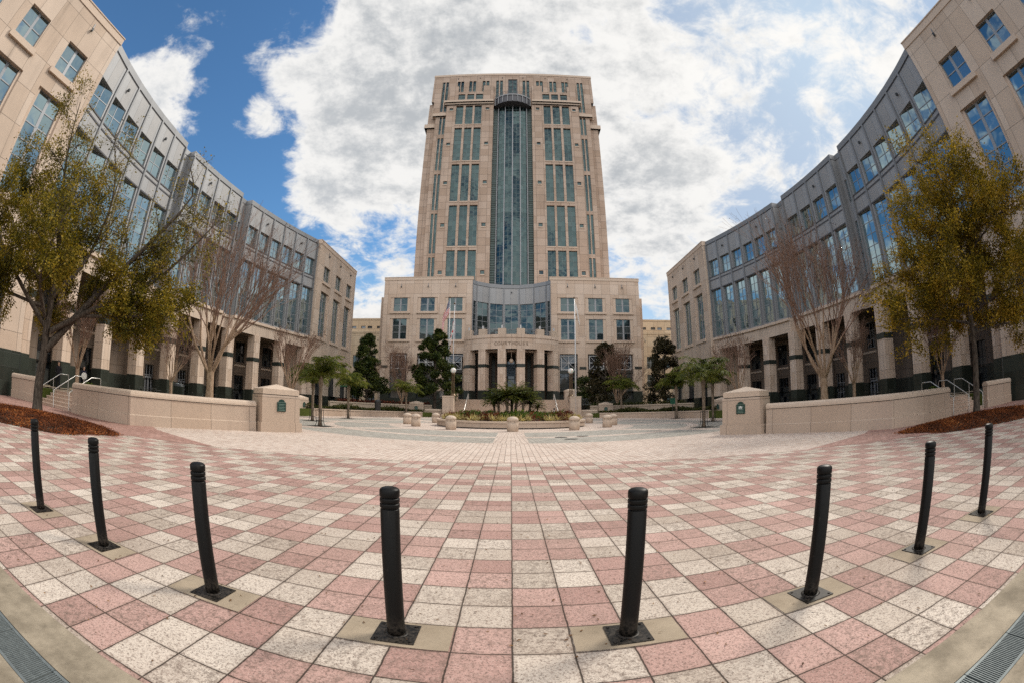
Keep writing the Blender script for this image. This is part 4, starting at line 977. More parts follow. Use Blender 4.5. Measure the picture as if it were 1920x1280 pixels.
bl = ['leftmost black bollard, near the left mulch bed', 'second black bollard from the left', 'third black bollard from the left', 'black bollard left of centre, nearest the camera', 'black bollard right of centre, nearest the camera', 'third black bollard from the right', 'second black bollard from the right', 'rightmost black bollard, near the right mulch bed']
for i in range(8):
    x = X0 + (i * 4 - 14) * T
    o = bo if i == 0 else copy_tree(bo)
    o.location = (x, YB, 0); o['label'] = bl[i]; o.rotation_euler = (R((i * 37 % 5 - 2) * .22), R((i * 53 % 5 - 2) * .22), R((i * 29 % 7 - 3) * 1.1))
    mb = MB(); mb.face([(x - T + .012, YB - .19, .0075), (x + T - .012, YB - .19, .0075), (x + T - .012, YB + .19, .0075), (x - T + .012, YB + .19, .0075)], UP)
    tag(mb.build('bollard_pad', 'concrete_slab'), f'tan concrete pad set in the slabs under the {bl[i].split(",")[0]}', 'pad', 'tan pads under the bollards')

# drain grates in front of the kerb
def grate():
    g = MB(); L = .6
    for y0, y1 in ((.665, .69), (.93, .955)): g.box(.004, L - .004, y0 - .81, y1 - .81, -.03, .008)
    for i in range(30): x = .012 + i * (L - .03) / 29; g.box(x, x + .007, -.12, .12, -.03, .006)
    for y in (-.04, .04): g.box(.01, L - .01, y - .004, y + .004, -.03, .001)
    return g.build('drain_grate', 'galv')
g0 = grate(); k = 0
for s in (-1, 1):
    for i in range(9):
        x = s * (1.8 + i * .6) - (.6 if s < 0 else 0); o = g0 if k == 0 else g0.copy()
        if k: COL.objects.link(o)
        k += 1; o.location = (x, .81, 0)
        nm = ['first', 'second', 'third', 'fourth', 'fifth', 'sixth', 'seventh', 'eighth', 'ninth'][i]
        tag(o, f'{nm} galvanised drain grate of the {LRW[s]} corner, counted from the middle of the kerb', 'grate', 'drain grates along the kerb')

# stubby concrete bollards round the planter
def stone_bollard():
    root = empty('stone_bollard', (0, 0, 0), '', 'bollard', 'round stone bollards circling the planter')
    r = .41; b = MB(); b.lathe([(r * .95, 0), (r * .95, .05), (r, .06), (r, .60), (r * .97, .62)], n=28); b.build('body', 'stone_cap', root)
    d = MB(); d.lathe([(r * .9, .62), (r * .9, .76)], n=28, cap=False); bd = d.build('band', 'frame_dark', root)
    e = MB()
    for i in range(26):
        a = 2 * math.pi * i / 26; w = (.05, .1, .07)[i % 3] * .5
        c, sn = math.cos(a), math.sin(a); F = Fr((c * r * .97, sn * r * .97, 0), (-sn, c, 0), (c, sn, 0)); e.fbox(F, -w, w, .63, .75, -.06, 0)
    e.build('band_relief', 'stone_cap', bd)
    c = MB(); c.lathe([(r * .98, .76), (r * 1.02, .77), (r * 1.02, .90), (r * .93, .95), (r * .72, 1.02), (r * .4, 1.07), (r * .1, 1.085)], n=28); c.build('cap', 'stone_cap', root)
    return root
sb = stone_bollard()
for i, (x, y, lb) in enumerate([(.12, 32.5, 'stone bollard straight in front of the planter'), (-4.55, 34.2, 'stone bollard at the left front of the planter'), (4.8, 34.2, 'stone bollard at the right front of the planter'), (-8.1, 38.1, 'stone bollard left of the planter, before another'), (8.2, 38.1, 'stone bollard right of the planter, before another'), (-9.9, 42.6, 'stone bollard half hidden behind the left one'), (9.75, 42.6, 'stone bollard half hidden behind the right one'), (-8.1, 48.4, 'stone bollard at the left rear of the planter'), (8.6, 49.4, 'stone bollard at the right rear of the planter')]):
    o = sb if i == 0 else copy_tree(sb)
    o.location = (x, y, gz(y)); o.rotation_euler = (0, 0, i * 1.3); o['label'] = lb

# round planter
pr = empty('round_planter', (PC[0], 43.0, 0), 'low round stone planter in the middle of the plaza', 'planter')
PR = 7.0; b = MB(); cy = 43.0
def ringwall(mb, r0, r1, z0, z1, c, n=72, mi=0, foot=False):
    mb.lathe([(r1, z0), (r1, z1), (r0, z1), (r0, z0)], (c[0], c[1], 0), n, mi, smooth=False, cap=False)
ringwall(b, PR - .5, PR - .03, .09, .44, (0, cy)); b.build('planter_wall', 'stone_wall', pr, True)
b = MB(); ringwall(b, PR - .55, PR + .03, .46, .62, (0, cy)); b.build('rim', 'stone_cap', pr, True)
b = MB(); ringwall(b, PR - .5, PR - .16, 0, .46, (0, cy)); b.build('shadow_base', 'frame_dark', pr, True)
b = MB(); b.lathe([(PR - .5, .5), (PR * .6, .72), (PR * .3, .85), (.1, .88)], (0, cy, 0), 40); b.build('soil', 'soil', pr, True)

# manhole covers
for i, (x, y) in enumerate(((2.84, 25.6), (4.2, 26.4), (3.2, 24.0))):
    mb = MB(); mb.lathe([(.36, .004), (.36, .012), (.30, .016), (.05, .016)], n=26); o = mb.build('manhole_cover', 'cast_iron'); o.location = (x, y, 0)
    tag(o, ['round dark manhole cover in the grey pavers, left one of three', 'round dark manhole cover in the grey pavers, farthest of three', 'round dark manhole cover in the grey pavers, nearest of three'][i], 'manhole', 'manhole covers in the plaza')

# entrance steps, cheek walls, pedestals
st = MB(); y0s = 66.3
for i in range(16):
    z0 = .2 + i * .18; y = y0s + i * .42; w = 9.4 - .02 * i
    st.box(-w, w, y, 75, z0, z0 + .181); st.box(-w, w, y - .05, y + .36, z0 + .125, z0 + .186, 1)  # paler nosings over darker risers put step shading into the colour
tag(st.build('entrance_steps', ['steps', 'stone_cap']), 'wide flight of stone steps climbing to the columned porch', 'steps')
for s in (-1, 1):
    ck = empty('cheek_wall', (s * 9.75, 70, 0), f'sloping stone cheek wall on the {LRW[s]} of the entrance steps', 'wall', 'cheek walls of the entrance steps')
    b = MB(); x0, x1 = sorted((s * 9.4, s * 10.1)); pr_ = [(66.6, .1), (66.6, 1.2), (73.4, 3.9), (75.4, 3.9), (75.4, .1)]
    for x, q in ((x0, -1), (x1, 1)): b.face([(x, y, z) for y, z in pr_], (q, 0, 0))
    for (ya, za), (yb_, zb) in zip(pr_[:-1], pr_[1:]): b.face([(x0, ya, za), (x1, ya, za), (x1, yb_, zb), (x0, yb_, zb)])
    b.build('wall_body', 'stone_wall', ck, True)
    # upper pier at the top of the cheek wall
    up = empty('stone_pedestal', (s * 9.9, 75.6, .9), f'stone pier at the top of the entrance steps, {LRW[s]} side', 'pedestal', 'stone piers at the entrance steps')
    b = MB(); b.box(s * 9.9 - .95, s * 9.9 + .95, 74.7, 76.5, .9, 4.45); b.build('shaft', 'stone_wall', up, True)
    b = MB(); b.box(s * 9.9 - 1.0, s * 9.9 + 1.0, 74.65, 76.55, 4.47, 4.75); q = [(s * 9.9 - 1, 74.65, 4.75), (s * 9.9 + 1, 74.65, 4.75), (s * 9.9 + 1, 76.55, 4.75), (s * 9.9 - 1, 76.55, 4.75)]
    for i in range(4): b.face([q[i], q[(i + 1) % 4], (s * 9.9, 75.6, 5.0)])
    b.build('cap', 'stone_cap', up, True)
    for k, hx in enumerate((5.6, 6.1)):
        pass
    r = MB(); x = s * 6.9; r.tube([(x, 66.4, .3), (x, 66.4, 1.3), (x, 72.6, 4.0), (x, 73.5, 4.0), (x, 73.5, 3.05)], .045, 6); r.tube([(x, 72.6, 3.0), (x, 72.6, 4.0)], .04, 6); r.tube([(x, 69.5, 1.6), (x, 69.5, 2.65)], .04, 6)
    tag(r.build('handrail', 'rail'), f'long pale handrail down the {LRW[s]} side of the entrance steps', 'handrail', 'handrails on the entrance steps')

def lamp_pedestal(x, y, z, h, label, w=1.75):
    root = empty('stone_pedestal', (x, y, z), label, 'pedestal', 'stone lamp pedestals'); b = MB(); hw = w / 2
    b.box(x - hw - .12, x + hw + .12, y - hw - .12, y + hw + .12, z, z + .45); b.box(x - hw, x + hw, y - hw, y + hw, z + .45, z + h - .2); b.build('shaft', 'stone_wall', root, True)
    b = MB(); b.box(x - hw - .04, x + hw + .04, y - hw - .04, y + hw + .04, z + h - .19, z + h); b.build('cap', 'stone_cap', root, True)
def globe_lamp(x, y, z, label, h=3.3):
    root = empty('globe_lamp', (x, y, z), label, 'lamp', 'bronze globe lamps by the entrance'); b = MB()
    b.lathe([(.5, 0), (.5, .08), (.36, .12), (.34, .3), (.2, .36)], (x, y, z), 12); 
    for i in range(4):
        a = math.pi / 4 + i * math.pi / 2; b.tube([(x + .26 * math.cos(a), y + .26 * math.sin(a), z + .1), (x + .22 * math.cos(a), y + .22 * math.sin(a), z + h - .1)], .045, 6)
    b.tube([(x, y, z + .1), (x, y, z + h)], .05, 6); b.build('post', 'bronze', root, True)
    b = MB(); b.lathe([(.26, 0), (.30, .06), (.22, .16), (.2, .2)], (x, y, z + h - .14), 12); b.build('collar', 'bronze', root, True)
    b = MB(); b.sphere((x, y, z + h + .43), .42, 16, 12); b.build('globe', 'globe', root, True)
lamp_pedestal(-9.15, 65.9, .28, 3.15, 'stone lamp pedestal at the left foot of the entrance steps', 1.6)
lamp_pedestal(9.35, 65.9, .28, 3.15, 'stone lamp pedestal at the right foot of the entrance steps', 1.6)
lamp_pedestal(14.6, 79, .9, 3.2, 'stone lamp pedestal behind the right small pier', 1.9)
globe_lamp(-8.5, 65.9, 3.43, 'white globe lamp on the pedestal left of the entrance steps')
globe_lamp(8.75, 65.9, 3.43, 'white globe lamp on the pedestal right of the entrance steps')
globe_lamp(14.55, 79, 4.1, 'white globe lamp farther back to the right, beside dark trees')
def small_pier(s):
    wall_pier((s * 14.0, 65.9, gz(66)), math.atan2(-1, -s * .12), f'small far stone pier with plaque left of the steps' if s < 0 else 'small far stone pier with plaque right of the steps', 2.4, 1.9, .92)
    for q in (1,):
        path = [(s * 12.7, 66.4), (s * 10.2, 66.4)]; root = planter_wall(path, f'short low wall joining the small {LRW[s]} pier to the lamp pedestal', 1.45)
small_pier(-1); small_pier(1)

# ring wall, hedges and upper wall behind the plaza
def arcpts(s, r, a0, a1, n=16): return [(s * r * math.cos(R(a0 + (a1 - a0) * i / n)), PC[1] + r * math.sin(R(a0 + (a1 - a0) * i / n))) for i in range(n + 1)]
def tufts(n, fn, rng, size): return leaf_quads([fn() for _ in range(n)], size, rng, .55)
rng = np.random.default_rng(5)
for s in (-1, 1):
    root = empty('ring_wall', (s * 20, 58, 0), f'low curved stone wall along the {LRW[s]} rear of the plaza', 'wall', 'curved walls behind the plaza')
    w = MB(); sweep(w, arcpts(s, 25.6, 20, 60), [(.22, -.1), (.22, .82), (-.22, .82), (-.22, -.1)]); w.build('wall_body', 'stone_wall', root, True)
    w = MB(); sweep(w, arcpts(s, 25.6, 20, 60), [(.27, .84), (.27, 1.0), (-.27, 1.0), (-.27, .84)]); w.build('coping', 'stone_cap', root, True)
    root = empty('ring_wall', (s * 22, 66, 0), f'upper low stone wall behind the hedge on the {LRW[s]}', 'wall', 'curved walls behind the plaza')
    w = MB(); sweep(w, arcpts(s, 30.5, 34, 66), [(.25, .8), (.25, 1.9), (-.25, 1.9), (-.25, .8)]); w.build('wall_body', 'stone_wall', root, True)
    w = MB(); sweep(w, arcpts(s, 30.5, 34, 66), [(.3, 1.9), (.3, 2.08), (-.3, 2.08), (-.3, 1.9)]); w.build('coping', 'stone_cap', root, True)
    def hp():
        a = R(rng.uniform(19, 61)); r = rng.uniform(26.1, 28.2); zt = 1.35 + .35 * math.sin(a * 23) * rng.uniform(.3, 1)
        return (s * r * math.cos(a), PC[1] + r * math.sin(a), rng.uniform(.93, zt))
    o = quads_mesh('hedge', tufts(9000, hp, rng, .26), 'leaf_hedge'); tag(o, f'low clipped hedge along the curved wall at the {LRW[s]} rear of the plaza', 'hedge', 'hedges behind the plaza')
    def hp2():
        a = R(rng.uniform(38, 66)); r = rng.uniform(31, 32.2)
        return (s * r * math.cos(a), PC[1] + r * math.sin(a), rng.uniform(.9, 2.45))
    o = quads_mesh('hedge', tufts(4200, hp2, rng, .28), 'leaf_red' if s < 0 else 'leaf_hedge'); tag(o, f'{"reddish" if s < 0 else "dull green"} hedge above the upper wall on the {LRW[s]}', 'hedge', 'hedges behind the plaza')
    # shrubs by the terrace steps
    def hp3(): 
        p = rng.normal(size=3); p /= np.linalg.norm(p); r = rng.uniform(.5, 1)
        return (s * 24.6 + p[0] * .8 * r, 16.9 + p[1] * .5 * r, 1.2 + p[2] * .45 * r)
    o = quads_mesh('shrub', tufts(900, hp3, rng, .16), 'leaf_green'); tag(o, f'small bright green shrub at the head of the {LRW[s]} terrace steps', 'shrub')

# flagpoles and flags
def flag_mesh(x, y, ztop, L, H, dx, dy, droop, amp, rng_):
    mb = MB(); nu, nv = 16, 10; P = {}
    for i in range(nu + 1):
        for j in range(nv + 1):
            u, v = i / nu, j / nv
            px = x + dx * L * u * (1 - .25 * u); pz = ztop - H * (1 - v) - droop * L * u ** 1.25
            py = y + dy * L * u + amp * math.sin(u * 11 + v * 2.0) * u ** .5
            P[i, j] = (px + amp * .5 * math.sin(u * 9 + v * 4), py, pz)
    for i in range(nu):
        for j in range(nv):
            mb.face([P[i, j], P[i+1, j], P[i+1, j+1], P[i, j+1]], None, [(i / nu, j / nv), ((i+1) / nu, j / nv), ((i+1) / nu, (j+1) / nv), (i / nu, (j+1) / nv)], 0, True)
    return mb
def flagpole(x, y, z0, z1, label, r=.08):
    root = empty('flagpole', (x, y, z0), label, 'flagpole', 'white flagpoles by the entrance'); b = MB()
    b.lathe([(r, 0), (r * .95, (z1 - z0) * .5), (r * .55, z1 - z0)], (x, y, z0), 10); b.build('pole', 'white_metal', root, True)
    b = MB(); b.lathe([(r * 2.2, 0), (r * 2.2, .15), (r * 1.2, .3)], (x, y, z0), 12); b.build('pole_foot', 'white_metal', root, True)
    b = MB(); b.sphere((x, y, z1 + .12), .16, 10, 8); b.build('finial', 'bronze', root, True)
flagpole(-10.0, 71.3, .93, 19.3, 'tall white flagpole carrying the striped flag, left of the porch')
flagpole(-9.5, 73.2, .93, 18.7, 'white flagpole just right of the striped flag pole')
flagpole(9.35, 65.2, .93 - .7, 17.8, 'thick white flagpole right of the porch, before the wall', .11)
tag(flag_mesh(-10.08, 71.3, 18.9, 3.3, 1.9, -.42, -.12, 1.12, .14, 1).build('flag', 'flag_us'), 'drooping red and white striped flag with starry blue corner on the left pole', 'flag')
tag(flag_mesh(-9.58, 73.2, 15.9, 2.6, 1.7, -.2, -.1, 1.2, .1, 2).build('flag', 'flag_fl'), 'limp white flag with a red saltire on the second left pole', 'flag')
tag(flag_mesh(9.45, 65.2, 17.3, 2.6, 1.0, .32, -.05, 1.25, .06, 3).build('flag', 'flag_white'), 'limp white flag hanging from the pole right of the porch', 'flag')

# green roofed shelters, railings, bins, signs
for s in (-1, 1):
    root = empty('shelter', (s * 25.5, 71, .93), f'open shelter with flat green roof among the {LRW[s]} trees', 'shelter', 'green roofed shelters'); x = s * 25.3
    b = MB(); b.box(x - 2.6, x + 2.6, 69.8, 72.4, 4.55, 4.75); q = [(x - 2.7, 69.7, 4.75), (x + 2.7, 69.7, 4.75), (x + 2.7, 72.5, 4.75), (x - 2.7, 72.5, 4.75)]
    for i in range(4): b.face([q[i], q[(i + 1) % 4], (x, 71.1, 5.15)])
    b.build('roof', 'green_metal', root, True)
    for a in (-2.3, 2.3):
        for y in (70.1, 72.1): b = MB(); b.box(x + a - .08, x + a + .08, y - .08, y + .08, .93, 4.55); b.build('post', 'frame_dark', root, True)
    b = MB(); b.box(x - 1.6, x + 1.6, 71.3, 71.8, 1.35, 1.42); b.box(x - 1.5, x - 1.4, 71.35, 71.75, .93, 1.35); b.box(x + 1.4, x + 1.5, 71.35, 71.75, .93, 1.35); b.build('bench', 'frame_dark', root, True)
    b = MB(); x0, x1 = sorted((s * 19.5, s * 24.5)) if s < 0 else (10.9, 13.6); yy = 68.4 if s < 0 else 76
    zb = .93 if s < 0 else 2.2
    for k in range(int((x1 - x0) / .22)): b.tube([(x0 + k * .22, yy, zb), (x0 + k * .22, yy, zb + 1.05)], .025, 4)
    for z in (zb + .1, zb + 1.07): b.tube([(x0, yy, z), (x1, yy, z)], .03, 4)
    tag(b.build('railing', 'rail' if s < 0 else 'metal_trim'), 'thin pale railing below the left shelter' if s < 0 else 'grey railing behind the right lamp pedestal', 'railing')
def bin_(x, y, z, label, mat='frame_dark', h=1.15, r=.36):
    root = empty('litter_bin', (x, y, z), label, 'bin', 'bins on the plaza'); b = MB(); b.lathe([(r * .85, 0), (r, .06), (r, h - .2), (r * 1.05, h - .18), (r * 1.05, h - .1)], (x, y, z), 16); b.build('body', mat, root, True)
    b = MB(); b.lathe([(r * 1.05, 0), (r * .9, .1), (r * .35, .18), (r * .35, .16), (.02, .1)], (x, y, z + h - .1), 16); b.build('lid', mat, root, True)
bin_(-18.3, 60.3, .93, 'black litter bin among the hedge behind the left palms', h=1.5, r=.42)
bin_(-24.6, 26.4, .93, 'dark litter bin behind the long left wall', h=1.35, r=.45)
root = empty('sign_post', (21.3, 57, .93), 'small green box sign on a post among right palms', 'sign')
b = MB(); b.tube([(21.3, 57, .9), (21.3, 57, 3.4)], .05, 6); b.build('post', 'frame_dark', root, True); b = MB(); b.box(21.0, 21.75, 56.85, 57.15, 1.95, 2.75); b.build('sign_box', 'green_metal', root, True)
root = empty('notice_board', (-11.0, 72.5, .93), 'white notice panel between the left dark tree and lamp', 'sign')
b = MB(); b.box(-11.5, -10.6, 72.45, 72.55, 3.1, 4.3); b.build('panel', 'white_metal', root, True); b = MB(); b.box(-11.1, -11.0, 72.56, 72.64, .93, 4.2); b.build('post', 'frame_dark', root, True)

# cafe tables on the left terrace
def cafe_set(x, y, rz, label):
    root = empty('picnic_table', (x, y, ZT), label, 'table', 'dark picnic tables on the terraces', rz); b = MB(); b.lathe([(.55, .70), (.55, .74), (.5, .745)], n=20); b.build('tabletop', 'cast_iron', root)
    b = MB(); b.lathe([(.3, 0), (.28, .03), (.05, .06), (.05, .70)], n=12); b.build('pedestal', 'cast_iron', root)
    for i in range(3):
        a = i * 2.1; c, sn = math.cos(a), math.sin(a); b = MB(); b.tube([(c * .3, sn * .3, .12), (c * .95, sn * .95, .14)], .03, 5); b.lathe([(.2, .42), (.2, .46)], (c * .95, sn * .95, 0), 12); b.tube([(c * .95, sn * .95, .1), (c * .95, sn * .95, .43)], .03, 5)
        b.tube([(c * 1.12 - sn * .18, sn * 1.12 + c * .18, .44), (c * 1.16 - sn * .18, sn * 1.16 + c * .18, .85), (c * 1.16 + sn * .18, sn * 1.16 - c * .18, .85), (c * 1.12 + sn * .18, sn * 1.12 - c * .18, .44)], .022, 5); b.build('seat', 'cast_iron', root)
    return root
c0 = cafe_set(-25.2, 22.6, .3, 'dark cafe table on the left terrace nearest the steps')
copy_tree(c0, (-26.6, 25.6, ZT), 1.2, 'dark cafe table on the left terrace between the bare trees')
copy_tree(c0, (-24.2, 29.4, ZT), 2.0, 'dark cafe table on the left terrace farthest along')
copy_tree(c0, (26.0, 23.8, ZT), .9, 'dark cafe table on the right terrace behind the long wall')

# ------------------------------------------------------------------ vegetation
def unit(v): return v / (np.linalg.norm(v) + 1e-9)
class Tree:
    """limbs grow twigs recursively; leaf anchors are collected on the fine twigs"""
    def __init__(s, seed, P): s.g = np.random.default_rng(seed); s.P = P; s.br = []; s.tips = []; s.dirs = []
    def limb(s, pts, r0, r1, lvl):
        s.br.append((pts, np.linspace(r0, r1, len(pts)) if r1 < r0 else [r0] * len(pts), lvl))
        P = s.P; g = s.g; pts = [np.array(p) for p in pts]
        seg = [np.linalg.norm(b - a) for a, b in zip(pts[:-1], pts[1:])]; L = sum(seg)
        if lvl >= P['leaf_from']:
            n = max(1, int(L * P['leaf_per_m']))
            for _ in range(n):
                t = g.uniform(.15, 1.0) * L; p, d = s.along(pts, seg, t)
                keep = P['keep'](p)
                if g.random() < keep: s.tips.append(p + g.normal(size=3) * P['spread']); s.dirs.append(d)
        if lvl >= P['depth']: return
        n = max(1, int(L * P['per_m'][lvl])); st = P['start'][lvl]
        for i in range(n):
            f = st + (1 - st) * (i + g.uniform(0, 1)) / n; p, d = s.along(pts, seg, f * L)
            side = unit(np.cross(d, g.normal(size=3))); ang = R(g.uniform(*P['angle']))
            dd = unit(d * math.cos(ang) + side * math.sin(ang) + UP * P['up'][lvl])
            ln = P['len'][lvl] * g.uniform(.55, 1.3) * (1 - .45 * f)
            rr = max(.004, (r0 + (r1 - r0) * f) * P['rr']); s.grow(p, dd, ln, rr, lvl + 1)
    def along(s, pts, seg, t):
        for a, b, l in zip(pts[:-1], pts[1:], seg):
            if t <= l or l == seg[-1] and b is pts[-1]: return a + (b - a) * min(1, t / (l + 1e-9)), unit(b - a)
            t -= l
        return pts[-1], unit(pts[-1] - pts[-2])
    def grow(s, p, d, L, r, lvl):
        k = 5 if lvl <= 2 else 3; pts = [p]; g = s.g
        for i in range(k):
            d = unit(d + g.normal(size=3) * s.P['wob'] + UP * s.P['trop'][min(lvl, len(s.P['trop']) - 1)]); p = p + d * L / k; pts.append(p)
        s.limb(pts, r, max(.003, r * .35), lvl)
    def branch_meshes(s, nm, mat, parent, lo, hi, sides=None):
        mb = MB()
        for pts, rad, lvl in s.br:
            if lo <= lvl <= hi:
                r = rad[0]; mb.tube(pts, rad, 10 if r > .1 else 6 if r > .03 else 4 if r > .012 else 3)
        return mb.build(nm, mat, parent, True)

def spline(pts, n=12):
    pts = [np.array(p, float) for p in pts]; out = []
    P = [2 * pts[0] - pts[1]] + pts + [2 * pts[-1] - pts[-2]]
    for i in range(1, len(P) - 2):
        for t in np.linspace(0, 1, max(2, n // (len(pts) - 1)), endpoint=False):
            a, b, c, d = P[i-1:i+3]; out.append(.5 * ((2*b) + (-a+c)*t + (2*a-5*b+4*c-d)*t*t + (-a+3*b-3*c+d)*t**3))
    return out + [pts[-1]]

def oak(base, limbs, label, seed, keep, leafmat, trunk_r, trunk, leaf=.115, per=30):
    root = empty('oak_tree', base, label, 'tree', 'leafy oaks in mulch beds')
    P = dict(leaf_from=2, leaf_per_m=per, depth=3, per_m=[2.6, 4.2, 4.0], start=[.22, .2, .15], angle=(28, 72), up=[.05, .02, .0], len=[2.3, 1.15, .55], rr=.42, wob=.16, trop=[.02, .02, .0, -.03], keep=keep, spread=.07)
    t = Tree(seed, P); tp = spline(trunk, 16); rr = np.linspace(trunk_r, trunk_r * .62, len(tp)); rr[0] *= 1.32; rr[1] *= 1.1
    t.br.append((tp, rr, 0))
    for pts, r in limbs: t.limb(spline(pts, 14), r, .022, 0)
    t.branch_meshes('trunk', 'bark_oak', root, 0, 0); t.branch_meshes('branches', 'bark_oak', root, 1, 3)
    g = t.g; T_ = np.array(t.tips); D = np.array(t.dirs)
    V = np.concatenate([leaf_quads(T_ + g.normal(size=T_.shape) * .13, leaf, g, .55, .3, D) for _ in range(2)])
    quads_mesh('crown', V, leafmat, root, True)
    print('oak leaves', len(V), 'branches', len(t.br))

LB = np.array([-18.5, 9.5, 0])
def kL(p):
    h = p[2]; side = p[0] + 18.3
    d = 1.0 if h < 7.0 else max(.16, 1.0 - (h - 7.0) * .2)
    if side < -.3: d = min(1, d * 1.5 + .08)
    if side > 1.6 and h > 6.6: d *= .28
    return d
oak(tuple(LB), [
    ([(-18.42, 9.7, 2.5), (-18.3, 9.7, 4.0), (-18.2, 9.6, 6.2), (-18.4, 9.1, 8.4), (-18.9, 8.6, 10.9), (-19.1, 8.1, 13.4)], .20),
    ([(-18.35, 9.8, 2.7), (-17.6, 11.2, 4.4), (-16.6, 12.8, 6.6), (-15.6, 14.0, 8.6), (-14.9, 14.9, 10.6), (-15.2, 14.4, 12.0)], .19),
    ([(-18.1, 9.8, 3.4), (-16.8, 11.9, 4.8), (-15.4, 13.9, 6.2), (-14.4, 15.0, 7.8), (-13.5, 15.9, 9.6)], .13),
    ([(-18.4, 9.6, 3.6), (-18.9, 8.0, 5.0), (-19.6, 6.4, 6.6), (-19.9, 5.3, 8.4)], .13),
    ([(-18.25, 9.6, 4.6), (-17.2, 10.8, 6.6), (-16.9, 11.2, 9.4), (-17.3, 10.2, 12.2)], .11),
    ([(-18.4, 9.6, 3.0), (-19.8, 10.6, 4.6), (-21.2, 11.0, 6.4), (-21.8, 10.8, 8.2)], .12),
    ([(-18.35, 9.5, 3.9), (-17.2, 8.3, 5.2), (-16.0, 8.0, 6.6), (-15.5, 8.4, 8.2)], .10),
    ([(-17.6, 10.9, 4.2), (-16.0, 12.9, 4.5), (-14.8, 14.4, 4.9), (-14.1, 15.4, 5.4)], .10),
    ([(-18.4, 9.4, 4.3), (-19.4, 7.4, 4.6), (-19.9, 6.0, 4.9), (-20.1, 5.0, 5.6)], .09),
    ([(-18.3, 9.6, 5.6), (-19.4, 8.6, 7.4), (-20.4, 7.4, 8.8), (-20.7, 6.8, 10.2)], .09),
], 'left oak with forked trunk, spreading thin crown and mulch at its foot', 11, kL, 'leaf_oak', .27, [(-18.52, 9.5, .1), (-18.5, 9.55, 1.2), (-18.42, 9.7, 2.5), (-18.3, 9.65, 3.8)], per=44, leaf=.11)

RBs = np.array([20.35, 11.0, 0])
def kR(p):
    h = p[2]; r = math.hypot(p[0] - 20.3, p[1] - 10.9)
    return 1.0 if h < 8.0 else max(.35, 1 - (h - 8.0) * .14)
limbsR = [([(20.3, 11.0, 4.0), (20.3, 10.9, 6.6), (20.35, 10.7, 9.4), (20.2, 10.9, 11.2), (20.1, 11.0, 12.4)], .14)]
gR = np.random.default_rng(3)
for i in range(19):
    z = 3.7 + i * .45; a = i * 2.4 + gR.uniform(-.4, .4); ln = (4.9 if z < 6.6 else 4.9 - (z - 6.6) * .62) * gR.uniform(.75, 1.1)
    c, s_ = math.cos(a), math.sin(a); p0 = np.array([20.3, 10.95, z])
    dz = (.10 if z < 5.5 else .22 if z < 8 else .34) * ln
    limbsR.append(([p0, p0 + [c * ln * .35, s_ * ln * .35, dz * .55], p0 + [c * ln * .7, s_ * ln * .7, dz * .9], p0 + [c * ln, s_ * ln, dz * .95]], .075 - .0015 * i))
oak(tuple(RBs), limbsR, 'right oak with one straight trunk and dense layered crown', 23, kR, 'leaf_oak_r', .21, [(20.35, 11.0, .1), (20.33, 11.0, 1.5), (20.3, 10.95, 3.0), (20.3, 11.0, 4.2)], per=33, leaf=.115)

# mulch mounds
for s, c, rx, ry, lb in ((-1, (-17.25, 8.3), 4.75, 2.55, 'orange wood chip mulch mound round the left oak'), (1, (19.3, 9.9), 5.1, 2.4, 'orange wood chip mulch mound round the right oak')):
    mb = MB(); nr, na = 9, 40; g = np.random.default_rng(4 + s); th0 = -.35 * s * -1
    hgt = lambda f: .30 * (1 - f ** 2) ** 1.0
    ca, sa = math.cos(.28 * -s), math.sin(.28 * -s)
    def mp(f, a):
        k = 1 + .06 * math.sin(3 * a + s) + .05 * math.sin(7 * a); x, y = rx * f * k * math.cos(a), ry * f * k * math.sin(a)
        return (c[0] + x * ca - y * sa, c[1] + x * sa + y * ca, .010 + hgt(f))
    for i in range(nr):
        for j in range(na):
            a0, a1 = 2 * math.pi * j / na, 2 * math.pi * (j + 1) / na; f0, f1 = i / nr, (i + 1) / nr
            q = [mp(f0, a0), mp(f1, a0), mp(f1, a1), mp(f0, a1)]
            if i == 0: q = q[1:]
            mb.face(q, UP, smooth=True)
    o = mb.build('mulch_bed', 'soil'); tag(o, lb, 'mulch', kind='stuff')
    Pm = []; nn = 30000
    f = np.sqrt(g.uniform(0, 1.04, nn)) + np.abs(g.normal(size=nn)) * .035 * (g.random(nn) < .3); a = g.uniform(0, 2 * math.pi, nn)
    Pm = np.array([mp(min(ff, 1.16), aa) for ff, aa in zip(f, a)]); Pm[:, 2] = np.maximum(Pm[:, 2], .012) + g.uniform(0, .05, nn)
    V = leaf_quads(Pm, .085, g, .38); V[:, :, 2] = Pm[:, None, 2] + (V[:, :, 2] - Pm[:, None, 2]) * .8; V[:, :, 2] = np.maximum(V[:, :, 2], .011)
    tag(quads_mesh('mulch_chips', V, 'chips'), lb.replace('mound', 'chips strewn'), 'mulch', kind='stuff')

